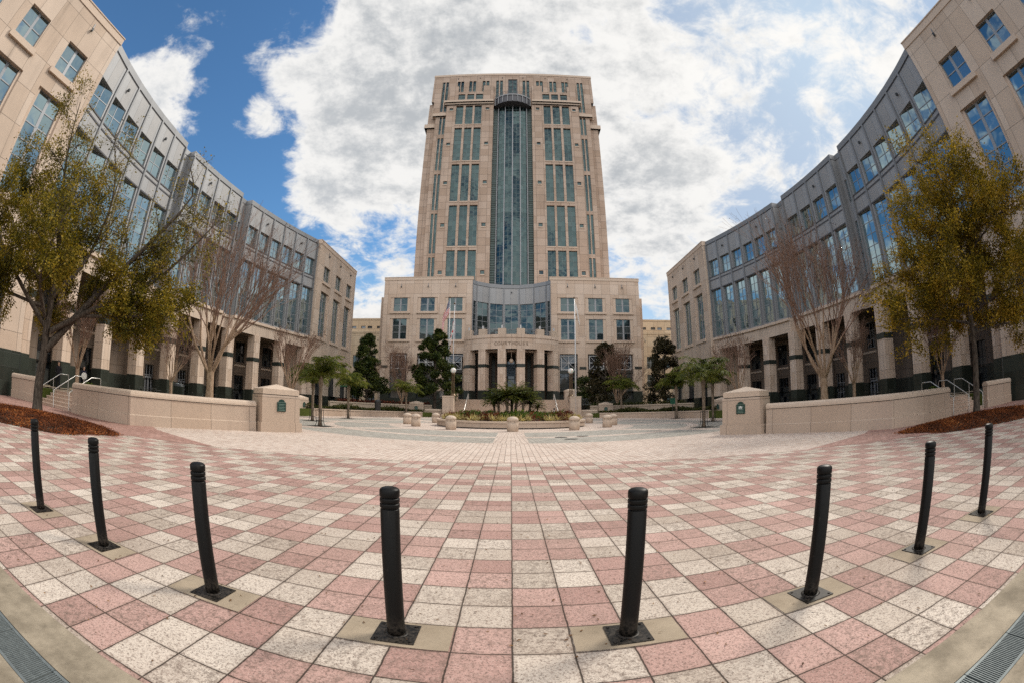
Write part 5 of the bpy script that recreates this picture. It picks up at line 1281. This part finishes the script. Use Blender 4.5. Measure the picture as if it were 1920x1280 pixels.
# bare crape myrtles
def myrtle(seed, height, spread, trunk_h, stems, nodes, seeds=260, r0=.2):
    g = np.random.default_rng(seed); br = []; tips = []
    def stem(p, d, L, r, lvl):
        k = 4; pts = [p]
        for i in range(k):
            d = unit(d + g.normal(size=3) * .055 + UP * (.035 if lvl > 0 else .02)); p = p + d * L / k; pts.append(p)
        br.append((pts, np.linspace(r, r * .72, k + 1), lvl))
        if lvl >= nodes: tips.append(p); return
        n = 2 if g.random() < .62 else 3
        for i in range(n):
            side = unit(np.cross(d, g.normal(size=3))); a = R(g.uniform(7, 21) if lvl < nodes - 1 else g.uniform(10, 34))
            stem(p, unit(d * math.cos(a) + side * math.sin(a)), L * g.uniform(.74, .98), r * .66, lvl + 1)
    tp = [np.array([0, 0, 0.]), np.array([.03, .02, trunk_h * .5]), np.array([0, .03, trunk_h])]
    seglen = (height - trunk_h) / (sum(.86 ** i for i in range(nodes + 1))) * 1.05
    for i in range(stems):
        a = 2 * math.pi * i / stems + g.uniform(-.3, .3); t = spread * g.uniform(.35, 1.0)
        stem(np.array([math.cos(a) * r0 * .5, math.sin(a) * r0 * .5, trunk_h * .93]), unit(np.array([math.cos(a) * t, math.sin(a) * t, 1.0])), seglen * g.uniform(.8, 1.1), r0 * .42, 0)
    low = MB(); low.tube(tp, [r0 * 1.35, r0, r0 * 1.08], 10)
    tw = MB()
    for pts, rad, lvl in br:
        if lvl <= 1: low.tube(pts, rad, 6)
        else: tw.tube(pts, np.maximum(np.array(rad) * .85, .0065), 4 if lvl < 4 else 3)
    tp = np.array(tips); sel = tp[g.integers(0, len(tp), seeds)]; sel = sel[sel[:, 2] > height * .55]
    V = np.concatenate([leaf_quads(sel + g.normal(size=sel.shape) * .04, .085, g, .7) for _ in range(3)])
    return low, tw, V
def put_myrtle(data, loc, label, rz=0):
    low, tw, V = data; root = empty('crape_myrtle', loc, label, 'tree', 'bare crape myrtles', rz)
    low.build('trunk', 'bark_myrtle', root); tw.build('twigs', 'twig_myrtle', root); quads_mesh('seed_clumps', V, 'seed', root)
    return root
dA = myrtle(41, 11.6, .70, 2.3, 9, 6, 300, .26); dB = myrtle(42, 5.4, .60, 1.5, 7, 5, 160, .13); dC = myrtle(43, 9.2, .52, 1.6, 8, 6, 420, .17); dD = myrtle(44, 11.2, .80, 2.1, 9, 6, 300, .25)
put_myrtle(dA, (-19.0, 23.6, ZT), 'largest bare crape myrtle on the left, many upright stems behind the long wall')
put_myrtle(dD, (19.7, 23.2, ZT), 'largest bare crape myrtle on the right, many upright stems behind the long wall')
b0 = put_myrtle(dB, (-25.6, 15.9 + .6, ZT), 'small bare crape myrtle beside the left terrace steps, partly behind the oak')
copy_tree(b0, (-26.4, 27.3, ZT), 1.3, 'small bare crape myrtle left of the largest left one, before the arcade', scale=1.05)
copy_tree(b0, (-14.9, 27.9, ZT), 2.2, 'small bare crape myrtle rising behind the left plaque pier', scale=1.0)
copy_tree(b0, (19.0, 34.3, ZT), 3.4, 'small bare crape myrtle rising behind the right plaque pier', scale=1.12)
copy_tree(b0, (26.8, 27.4, ZT), 4.4, 'small bare crape myrtle right of the largest right one, before the arcade', scale=1.1)
copy_tree(b0, (25.0, 15.8 + .6, ZT), 5.2, 'small bare crape myrtle by the right terrace steps, behind the oak', scale=.95)
c1 = put_myrtle(dC, (-16.9, 63.6 + 5, .93), 'bare twiggy crape myrtle in front of the left podium window')
copy_tree(c1, (16.6, 69.5, .93), 2.0, 'bare twiggy crape myrtle in front of dark tree, right of the podium windows', scale=1.05)

# queen palms
def palm(seed, trunk_h, fl, nf, trunk_r):
    g = np.random.default_rng(seed); t = MB()
    pr = [(trunk_r * 1.5, 0), (trunk_r * 1.15, .25)]
    for i in range(14): z = .3 + (trunk_h - .3) * i / 14; pr += [(trunk_r * 1.03, z), (trunk_r * .94, z + .03)]
    pr += [(trunk_r * 1.1, trunk_h - .1), (trunk_r * 1.5, trunk_h + .2), (trunk_r * .8, trunk_h + .7), (.03, trunk_h + 1.1)]
    t.lathe(pr, n=9); V = []; rach = MB()
    for i in range(nf):
        a = 2.4 * i + g.uniform(-.2, .2); el = R(g.uniform(30, 84)) if i > 3 else R(82); c, s = math.cos(a), math.sin(a); L = fl * g.uniform(.85, 1.1)
        p = np.array([0, 0, trunk_h + .35]); pts = [p]; K = 12; e = el
        for k in range(K):
            p = p + np.array([c * math.cos(e), s * math.cos(e), math.sin(e)]) * L / K; pts.append(p); e -= R(3.5 + 12.5 * (k / K)) * (1.1 if el > 1 else .95)
        rach.tube(pts, np.linspace(.032, .008, K + 1), 4)
        lat = np.array([-s, c, 0])
        for k in range(44):
            f = .14 + .86 * k / 44; q = f * K; i0 = min(int(q), K - 1); pos = pts[i0] + (pts[i0 + 1] - pts[i0]) * (q - i0); d = unit(pts[i0 + 1] - pts[i0])
            ll = fl * .30 * math.sin(math.pi * min(1, .25 + f * .72)) * g.uniform(.8, 1.15)
            for sd in (-1, 1):
                w = unit(lat * sd * .8 + d * .55 + g.normal(size=3) * .16); m = pos + w * ll * .5 + UP * (-.06 * ll); tip = pos + w * ll + UP * (-.42 * ll)
                wd = unit(np.cross(w, UP + g.normal(size=3) * .4)) * .028
                V.append([pos, m + wd, tip, m - wd])
    return t, rach, np.array(V)
def put_palm(d, loc, label, rz=0, group='young palms in square tree pits', nm='palm_tree', lm='leaf_palm'):
    t, r, V = d; root = empty(nm, loc, label, 'palm', group, rz)
    t.build('trunk', 'bark_palm', root); o = r.build('frond_ribs', lm, root); quads_mesh('crown', V, lm, root)
    return root
pa = put_palm(palm(61, 2.95, 2.85, 25, .13), (-13.57, 30.15, .01), 'feathery palm nearest on the left, beside the left plaque pier')
for (x, y, sc, rz, lb) in ((-18.0, 38.2, 1.0, 1.1, 'feathery palm half hidden behind the nearest left palm'), (-18.9, 50.2, 1.12, 2.3, 'feathery palm on the left, third from the nearest'), (-14.5, 61.5, 1.02, 3.0, 'small far palm on the left before the hedge and small pier'), (14.17, 31.1, 1.04, .6, 'feathery palm nearest on the right, beside the right plaque pier'), (19.7, 41.0, 1.08, 4.0, 'feathery palm half hidden behind the nearest right palm'), (20.7, 54.0, 1.18, 5.0, 'feathery palm on the right, third from the nearest'), (16.1, 64.8, 1.2, 1.9, 'small far palm on the right before the hedge and small pier')):
    copy_tree(pa, (x, y, gz(y) + .01), rz, lb, scale=sc)
# square pits with cast guards
def pit():
    root = empty('tree_guard', (0, 0, 0), '', 'tree guard', 'square tree grates with guards'); b = MB()
    b.box(-.8, .8, -.8, .8, .002, .016)
    for i in range(9): b.box(-.74 + i * .17, -.66 + i * .17, -.72, .72, .016, .022)
    b.build('grate', 'cast_iron', root); b = MB()
    for i in range(8):
        a = 2 * math.pi * i / 8; c, s = math.cos(a), math.sin(a); b.tube([(c * .42, s * .42, .01), (c * .30, s * .30, .25), (c * .27, s * .27, .5), (c * .27, s * .27, 1.2)], .018, 5)
    for z in (.42, 1.18): b.tube([(.275 * math.cos(t), .275 * math.sin(t), z) for t in np.linspace(0, 2 * math.pi, 17)], .018, 5)
    b.build('guard', 'cast_iron', root); return root
pt0 = pit()
for i, (x, y, lb) in enumerate([(-13.57, 30.15, 'nearest left palm'), (-18.0, 38.2, 'second left palm'), (-18.9, 50.2, 'third left palm'), (-14.5, 61.5, 'far left palm'), (14.17, 31.1, 'nearest right palm'), (19.7, 41.0, 'second right palm'), (20.7, 54.0, 'third right palm'), (16.1, 64.8, 'far right palm')]):
    o = pt0 if i == 0 else copy_tree(pt0)
    o.location = (x, y, gz(y)); o['label'] = f'dark iron tree grate and guard at the foot of the {lb}'

# pygmy date palms in the planter
def pygmy(seed, h, nf):
    g = np.random.default_rng(seed); t = MB(); t.tube([(0, 0, 0), (.05, .02, h * .5), (.12, 0, h)], [.15, .12, .14], 8); V = []; rach = MB()
    for i in range(nf):
        a = 2.4 * i; el = R(g.uniform(10, 82)); c, s = math.cos(a), math.sin(a); p = np.array([.12, 0, h]); pts = [p]; K = 7; L = g.uniform(1.45, 1.9); e = el
        for k in range(K): p = p + np.array([c * math.cos(e), s * math.cos(e), math.sin(e)]) * L / K; pts.append(p); e -= R(6 + 12 * k / K)
        rach.tube(pts, np.linspace(.018, .005, K + 1), 3); lat = np.array([-s, c, 0])
        for k in range(24):
            f = .12 + .88 * k / 24; q = f * K; i0 = min(int(q), K - 1); pos = pts[i0] + (pts[i0 + 1] - pts[i0]) * (q - i0); d = unit(pts[i0 + 1] - pts[i0]); ll = .34 * math.sin(math.pi * min(1, .3 + f * .68))
            for sd in (-1, 1):
                w = unit(lat * sd + d * .6 + UP * .15 + g.normal(size=3) * .12); wd = unit(np.cross(w, UP)) * .026; V.append([pos, pos + w * ll * .5 + wd, pos + w * ll - UP * .08, pos + w * ll * .5 - wd])
    return t, rach, np.array(V)
py = put_palm(pygmy(71, 1.6, 46), (-1.1, 42.5, .75), 'pygmy date palm leaning left, front left of the planter clump', 2.6, 'pygmy date palms clumped in the planter', 'pygmy_palm', 'leaf_pygmy')
for x, y, sc, rz, lb in ((-.35, 42.0, 1.16, 4.3, 'pygmy date palm at the front of the planter clump, left of middle'), (.4, 42.9, 1.22, .2, 'pygmy date palm in the middle of the planter clump'), (1.05, 42.2, 1.06, 5.9, 'pygmy date palm leaning right at the front of the planter clump'), (1.75, 43.2, .84, 0.5, 'pygmy date palm on the right of the planter clump'), (-1.55, 43.6, .84, 3.3, 'pygmy date palm at the left rear of the planter clump'), (2.5, 43.8, .6, 6.2, 'lowest pygmy date palm, rightmost in the planter clump'), (.1, 44.4, 1.12, 1.5, 'pygmy date palm hidden at the back of the planter clump')):
    copy_tree(py, (x, y, .75), rz, lb, scale=sc)
g = np.random.default_rng(9)
def bed(name, label, n, r0, r1, z0, z1, size, mat, fn=lambda a: True, asp=.4, up=0, clump=60, cs=.35):
    P = []; D = []
    C = []
    while len(C) < clump:
        a = g.uniform(0, 2 * math.pi); r = math.sqrt(g.uniform(r0 * r0, r1 * r1))
        if fn(a): C.append((r * math.cos(a), 43 + r * math.sin(a), g.uniform(.75, 1.2)))
    for _ in range(n):
        c = C[g.integers(0, clump)]; q = g.normal(size=3) * cs
        P.append((c[0] + q[0], c[1] + q[1], z0 + (z1 - z0) * abs(g.random()) * c[2] * max(.2, 1 - (q[0] ** 2 + q[1] ** 2) / (cs * 3) ** 2))); D.append((q[0], q[1], up))
    V = leaf_quads(np.array(P), size, g, asp, .2, np.array(D) if up else None)
    tag(quads_mesh(name, V, mat), label, 'planting', kind='stuff')
bed('green_shrubs', 'bright green leafy shrubs filling the middle of the planter', 9000, .6, 5.2, .75, 1.4, .22, 'leaf_green', clump=60, cs=.4)
bed('red_foliage', 'dark red foliage plants round the rim of the planter', 11000, 4.4, 6.2, .6, 1.35, .2, 'leaf_red', clump=70, cs=.3)
bed('straw_grass', 'pale straw coloured grass tufts along the planter edge', 5600, 5.4, 6.3, .6, .75, .5, 'leaf_straw', asp=.09, up=.5, clump=110, cs=.10)

# dark evergreen magnolias
def magnolia(seed, h, rad, mat, label, loc, n=15000, gaps=.5, size=.3):
    g = np.random.default_rng(seed); root = empty('magnolia_tree', loc, label, 'tree', 'dark evergreen trees before the podium'); t = MB()
    t.tube([(0, 0, 0), (.05, .1, h * .3), (-.05, 0, h * .65), (0, 0, h * .97)], [.28, .2, .12, .02], 8)
    cl = []
    for i in range(78):
        f = g.uniform(.10, 1) ** .9; a = g.uniform(0, 2 * math.pi); r = rad * (1 - f) ** .5 * g.uniform(.4, 1.05) + .25
        c = np.array([r * math.cos(a), r * math.sin(a), h * (.06 + .94 * f)]); cl.append((c, g.uniform(.5, 1.05) * (1.15 - .5 * f)))
        t.tube([(0, 0, max(.6, c[2] - r * .5)), tuple(c * [.5, .5, 1] - [0, 0, r * .18]), tuple(c)], [.06, .04, .015], 4)
    t.build('trunk', 'bark_oak', root); P = []
    for _ in range(n):
        c, r = cl[g.integers(0, len(cl))]; d = g.normal(size=3); d = d / np.linalg.norm(d) * r * g.uniform(.45, 1) ** .5; d[2] *= .75; P.append(c + d)
    quads_mesh('crown', leaf_quads(np.array(P), size, g, .5, .3), mat, root)
magnolia(81, 12.8, 4.1, 'leaf_magnolia', 'full dark green magnolia left of the porch', (-12.0, 70.5, .93), 30000, size=.33)
magnolia(82, 11.4, 3.0, 'leaf_magnolia', 'narrow dark green magnolia between left wing and podium', (-22.4, 67.5, .93), 20000)
magnolia(83, 11.2, 3.0, 'leaf_magnolia_brown', 'brownish dark magnolia between podium and right wing', (23.6, 66.5, .93), 14000)
magnolia(84, 11.3, 3.9, 'leaf_magnolia_brown', 'brownish dark magnolia right of the porch behind the bare tree', (15.8, 74.3, .93), 20000)
magnolia(85, 6.2, 2.6, 'leaf_magnolia', 'small dark bushy tree behind the right globe lamp', (12.9, 79.5, .93), 6000, size=.26)

# fallen leaves and twigs lying on the paving
P = []
for _ in range(2600):
    x = g.normal() * 9; y = 1.5 + abs(g.normal()) * 9
    if abs(x) < 26 and y < 36: P.append((x, y, .014))
for _ in range(500):
    s = 1 if g.random() < .5 else -1; P.append((s * (13 + g.normal() * 3), 9.5 + g.normal() * 2.5, .016))
V = leaf_quads(np.array(P), .04, g, .5); V[:, :, 2] = .014 + np.abs(V[:, :, 2] - .014) * .3
tag(quads_mesh('leaf_litter', V, 'litter'), 'scattered small dry leaves on the paving', 'litter', kind='stuff')

# ------------------------------------------------------------------ people
def m_person(nm, shirt, trousers, hi, skin=(.42, .26, .19), waist=.98):
    k = NT(nm); z = k.xyz(k.obj())[2]; n = k.noise(k.obj(), 14, 3)
    c = k.mix(k.math('GREATER_THAN', z, waist), trousers, shirt); c = k.mix(k.math('GREATER_THAN', z, hi), c, skin); c = k.mix(k.math('LESS_THAN', z, .09), c, (.012, .012, .012))
    c = k.mix(1.0, c, k.mix(n, (.75, .75, .75), (1.2, 1.2, 1.2)), 'MULTIPLY'); k.bsdf(c, .85, .15); return k.m
M['guard_clothes'] = m_person('guard_clothes', (.014, .014, .03), (.012, .012, .018), 1.50)
M['guard_clothes2'] = m_person('guard_clothes2', (.02, .018, .022), (.012, .012, .016), 1.50)
M['sitter_clothes'] = m_person('sitter_clothes', (.55, .53, .5), (.03, .03, .05), 1.02, waist=.42)
def person(loc, rz, label, mat, J, hair_at):
    root = empty('person', loc, label, 'person', None, rz)
    me = bpy.data.meshes.new('body'); names = list(J); me.from_pydata([J[n][0] for n in names], [(names.index(J[n][2]), names.index(n)) for n in names if J[n][2]], []); me.materials.append(M[mat])
    o = link('body', me, root); mod = o.modifiers.new('Skin', 'SKIN'); sv = me.skin_vertices[0].data if me.skin_vertices else None
    if sv is None:
        bpy.context.view_layer.update(); sv = me.skin_vertices[0].data
    for i, n in enumerate(names): r = J[n][1]; sv[i].radius = (r, r); sv[i].use_root = (J[n][2] is None)
    o.modifiers.new('Smooth', 'SUBSURF').levels = 2; o.modifiers['Smooth'].render_levels = 2
    h = MB(); h.sphere(hair_at, .108, 12, 8, sq=1.05); h.build('hair', 'hair', root)
    f = MB(); hx, hy, hz = hair_at[0], hair_at[1] - .10, hair_at[2] - .10
    for q in (-.032, .032): f.sphere((hx + q, hy + .012, hz + .03), .012, 6, 5)
    f.tube([(hx, hy + .01, hz + .03), (hx, hy - .015, hz - .005)], .012, 5); f.tube([(hx - .025, hy + .01, hz - .04), (hx + .025, hy + .01, hz - .04)], .006, 4); f.build('face_features', 'hair', root)
    return root
def standing(fwd=0.0):
    J = {'pelvis': ((0, 0, .96), .135, None), 'waist': ((0, 0, 1.1), .125, 'pelvis'), 'chest': ((0, .01, 1.32), .15, 'waist'), 'neck': ((0, 0, 1.49), .058, 'chest'), 'chin': ((0, -.02, 1.58), .075, 'neck'), 'head': ((0, -.01, 1.68), .098, 'chin'), 'crown': ((0, 0, 1.75), .075, 'head')}
    for s, n in ((-1, 'l'), (1, 'r')):
        J['hip' + n] = ((s * .10, 0, .88), .095, 'pelvis'); J['knee' + n] = ((s * .12, -.02, .5), .062, 'hip' + n); J['ank' + n] = ((s * .13, .02, .09), .045, 'knee' + n); J['toe' + n] = ((s * .15, -.15, .04), .038, 'ank' + n)
        J['sh' + n] = ((s * .19, .01, 1.42), .065, 'chest'); J['el' + n] = ((s * .26, .03, 1.14), .045, 'sh' + n); J['wr' + n] = ((s * .2, -.2, 1.06), .033, 'el' + n); J['palm' + n] = ((s * .13, -.27, 1.08), .034, 'wr' + n)
        for i in range(4): J[f'f{n}{i}'] = ((s * (.10 - .01 * i), -.33 + .004 * i, 1.10 - .02 * i), .009, 'palm' + n)
        J['th' + n] = ((s * .13, -.30, 1.13), .010, 'palm' + n)
    return J
person((-29.3, 19.6, ZT), R(62), 'person in dark clothes standing by the left arcade doors, holding a round white disc', 'guard_clothes', standing(), (0, .02, 1.735))
dm = MB(); F = Fr((-29.3, 19.6, ZT), (math.cos(R(62)), math.sin(R(62)), 0), (math.sin(R(62)), -math.cos(R(62)), 0)); dm.face([F(.24 * math.cos(i * math.pi / 12), 1.12 + .24 * math.sin(i * math.pi / 12), .36) for i in range(24)], F.n); dm.face([F(.24 * math.cos(i * math.pi / 12), 1.12 + .24 * math.sin(i * math.pi / 12), .345) for i in range(24)], -F.n)
tag(dm.build('round_disc', 'cloth_white'), 'round white disc held in front of the dark clothed person by the doors', 'disc')
person((-28.6, 16.6, ZT), R(40), 'person in black standing at the left arcade, mostly behind the oak trunk', 'guard_clothes2', standing(), (0, .02, 1.735))
S = {'pelvis': ((0, 0, .14), .14, None), 'waist': ((0, .0, .32), .125, 'pelvis'), 'chest': ((0, -.05, .56), .15, 'waist'), 'neck': ((0, -.07, .74), .055, 'chest'), 'chin': ((0, -.10, .83), .074, 'neck'), 'head': ((0, -.09, .93), .098, 'chin'), 'crown': ((0, -.08, 1.0), .072, 'head')}
for s_, n in ((-1, 'l'), (1, 'r')):
    S['hip' + n] = ((s_ * .11, -.08, .12), .09, 'pelvis'); S['knee' + n] = ((s_ * .14, -.5, .16), .06, 'hip' + n); S['ank' + n] = ((s_ * .14, -.56, -.28), .042, 'knee' + n); S['toe' + n] = ((s_ * .14, -.72, -.34), .036, 'ank' + n)
    S['sh' + n] = ((s_ * .19, -.05, .66), .062, 'chest'); S['el' + n] = ((s_ * .24, -.2, .42), .043, 'sh' + n); S['wr' + n] = ((s_ * .16, -.42, .3), .032, 'el' + n); S['palm' + n] = ((s_ * .13, -.5, .27), .033, 'wr' + n)
    for i in range(4): S[f'f{n}{i}'] = ((s_ * (.16 - .025 * i), -.57, .25), .009, 'palm' + n)
    S['th' + n] = ((s_ * .09, -.53, .28), .010, 'palm' + n)
person((4.75, 49.45, .64), R(200), 'seated person with dark hair and white shirt on the rear rim of the planter', 'sitter_clothes', S, (0, -.07, .985))

# ------------------------------------------------------------------ sky, sun, camera
SUN = unit(np.array([.585, .455, .67]))
W = bpy.data.worlds.new('World'); SC.world = W; W.use_nodes = True
k = NT.__new__(NT); k.t = W.node_tree; k.t.nodes.clear(); k.out = k.t.nodes.new('ShaderNodeOutputWorld')
sky = k.n('ShaderNodeTexSky', sky_type='NISHITA'); sky.sun_disc = False; sky.sun_elevation = math.asin(SUN[2]); sky.sun_rotation = math.atan2(SUN[0], SUN[1]); sky.air_density = 1.1; sky.dust_density = .6; sky.ozone_density = 2.2
dirv = k.n('ShaderNodeTexCoord').outputs['Generated']; x, y, z = k.xyz(dirv)
zc = k.math('ADD', k.math('MAXIMUM', z, 0.0), .28)
p = k.cxyz(k.math('DIVIDE', x, zc), k.math('DIVIDE', y, zc), 0.0)
def blob(d, r0, r1):
    dn = unit(np.array(d)); dt = k.n('ShaderNodeVectorMath', {0: dirv, 1: tuple(dn)}, operation='DOT_PRODUCT').outputs['Value']
    return k.ss(dt, math.cos(R(r1)), math.cos(R(r0)))
f1 = k.noise(p, 3.1, 10, .64, .4); f2 = k.noise(p, 10.0, 9, .66, .4)
dens = k.math('ADD', k.math('MULTIPLY', f1, .62), k.math('MULTIPLY', f2, .38))
bias = .074
for d, r0, r1, w in [((-.60, .40, .69), 3, 20, -.115), ((-.53, .66, .53), 3, 14, -.10), ((-.50, .77, .42), 2, 12, -.10), ((-.40, .87, .30), 1, 9, -.08), ((.50, .64, .585), 2, 12, -.04), ((.39, .74, .55), 2, 9, -.045), ((.62, .53, .58), 1, 8, -.04), ((.343, .576, .742), 1, 6, -.045), ((.48, .49, .72), 1, 11, -.05), ((.32, .69, .65), 1, 8, -.045), ((.12, .60, .79), 1, 7, -.03), ((.62, .42, .66), 1, 8, -.03),
                     ((-.70, .47, .54), 2, 9, .14), ((-.535, .645, .545), 1, 4, .09), ((-.497, .586, .64), 1, 6, .085), ((-.443, .684, .58), 2, 8, .10), ((-.408, .789, .459), 2, 7, .09), ((-.585, .55, .60), 1, 3.5, .075), ((-.72, .36, .59), 1, 7, .07), ((-.63, .645, .433), 1, 6, -.05), ((-.28, .70, .66), 3, 16, .10), ((-.37, .82, .44), 3, 9, .09), ((.05, .70, .72), 5, 30, .14), ((.33, .84, .43), 3, 12, .09), ((-.31, .92, .24), 2, 8, .06), ((.5, .45, .72), 3, 12, .05), ((-.9, .1, .4), 5, 40, -.07), ((-.5, -.7, .5), 5, 35, -.03)]:
    bias = k.math('ADD', bias, k.math('MULTIPLY', blob(d, r0, r1), w))
dens = k.math('ADD', dens, bias)
dens = k.math('ADD', dens, k.math('MULTIPLY', k.ss(y, .1, -.3), .04))  # more cloud added behind the camera to light the fronts
cov = k.ss(dens, .492, .63)
thick = k.ss(k.math('ADD', dens, k.math('MULTIPLY', k.math('SUBTRACT', k.noise(p, 7.5, 9, .68), .5), .9)), .58, .90)
greyc = k.mix(blob((.05, .70, .72), 5, 45), (6.1, 6.35, 6.65), (4.9, 5.15, 5.4))
cc = k.mix(thick, (9.2, 9.1, 8.9), greyc)
cc = k.mix(k.math('MULTIPLY', blob(tuple(SUN), 3, 34), .3), cc, (11.5, 11.2, 10.6))
cc = k.mix(k.ss(y, -.05, -.45), cc, (19.5, 18.9, 18.0))  # unseen clouds behind the camera brightened as added fill for building fronts
cc = k.mix(k.ss(z, .0, .22), (8.6, 8.5, 8.2), cc)
blue = k.mix(1.0, sky.outputs[0], (.80, 1.22, 1.46, 1), 'MULTIPLY')
blue = k.mix(k.math('MULTIPLY', blob((.62, .6, .5), 5, 50), .8), blue, (5.0, 5.6, 6.5))
haze = k.mix(k.math('SUBTRACT', .55, k.math('MULTIPLY', z, 1.6), clamp=True), blue, (6.0, 7.0, 7.6))
col = k.mix(cov, haze, cc)
col = k.mix(k.ss(z, -.03, .0), (1.6, 1.4, 1.2), col)
bg = k.n('ShaderNodeBackground', {'Color': col, 'Strength': .1}); k.t.links.new(bg.outputs[0], k.out.inputs[0])

sun = bpy.data.lights.new('sun', 'SUN'); sun.energy = 2.9; sun.angle = R(15); sun.color = (1.0, .93, .82)
so = bpy.data.objects.new('sun', sun); COL.objects.link(so); so.rotation_euler = Vector(tuple(-SUN)).to_track_quat('-Z', 'Y').to_euler(); so.location = (60, 20, 80)

cam = bpy.data.cameras.new('camera'); co = bpy.data.objects.new('camera', cam); COL.objects.link(co); SC.camera = co
cam.type = 'PANO'; cam.sensor_width = 36; cam.sensor_height = 24; cam.clip_start = .02; cam.clip_end = 5000; cam.lens = 7
for tgt in (cam, getattr(cam, 'cycles', None)):
    try:
        tgt.panorama_type = 'FISHEYE_EQUISOLID'; tgt.fisheye_lens = 849.64 * 36 / 1920; tgt.fisheye_fov = R(180); break
    except Exception as e: print('pano', e)
PI, RO, YA = .148, .0048, .0014
def cv(d):
    x_, y_, z_ = d; c, s = math.cos(YA), math.sin(YA); x1, y1 = x_ * c - y_ * s, x_ * s + y_ * c
    c, s = math.cos(PI), math.sin(PI); fw, up = y1 * c + z_ * s, -y1 * s + z_ * c
    c, s = math.cos(RO), math.sin(RO); return (x1 * c + up * s, -x1 * s + up * c, -fw)
m3 = Matrix([cv((1, 0, 0)), cv((0, 1, 0)), cv((0, 0, 1))])       # rows: world axes in camera space
co.matrix_world = Matrix.Translation((0, 0, HC)) @ m3.to_4x4()

SC.view_settings.view_transform = 'Standard'; SC.view_settings.look = 'None'; SC.view_settings.exposure = 0; SC.view_settings.gamma = 1
SC.render.engine = 'CYCLES'
c_ = SC.cycles; c_.max_bounces = 6; c_.diffuse_bounces = 3; c_.glossy_bounces = 3; c_.transparent_max_bounces = 4; c_.caustics_reflective = False; c_.caustics_refractive = False
c_.use_denoising = False; c_.sample_clamp_indirect = 4.0
try: c_.denoiser = 'OPENIMAGEDENOISE'
except Exception: pass
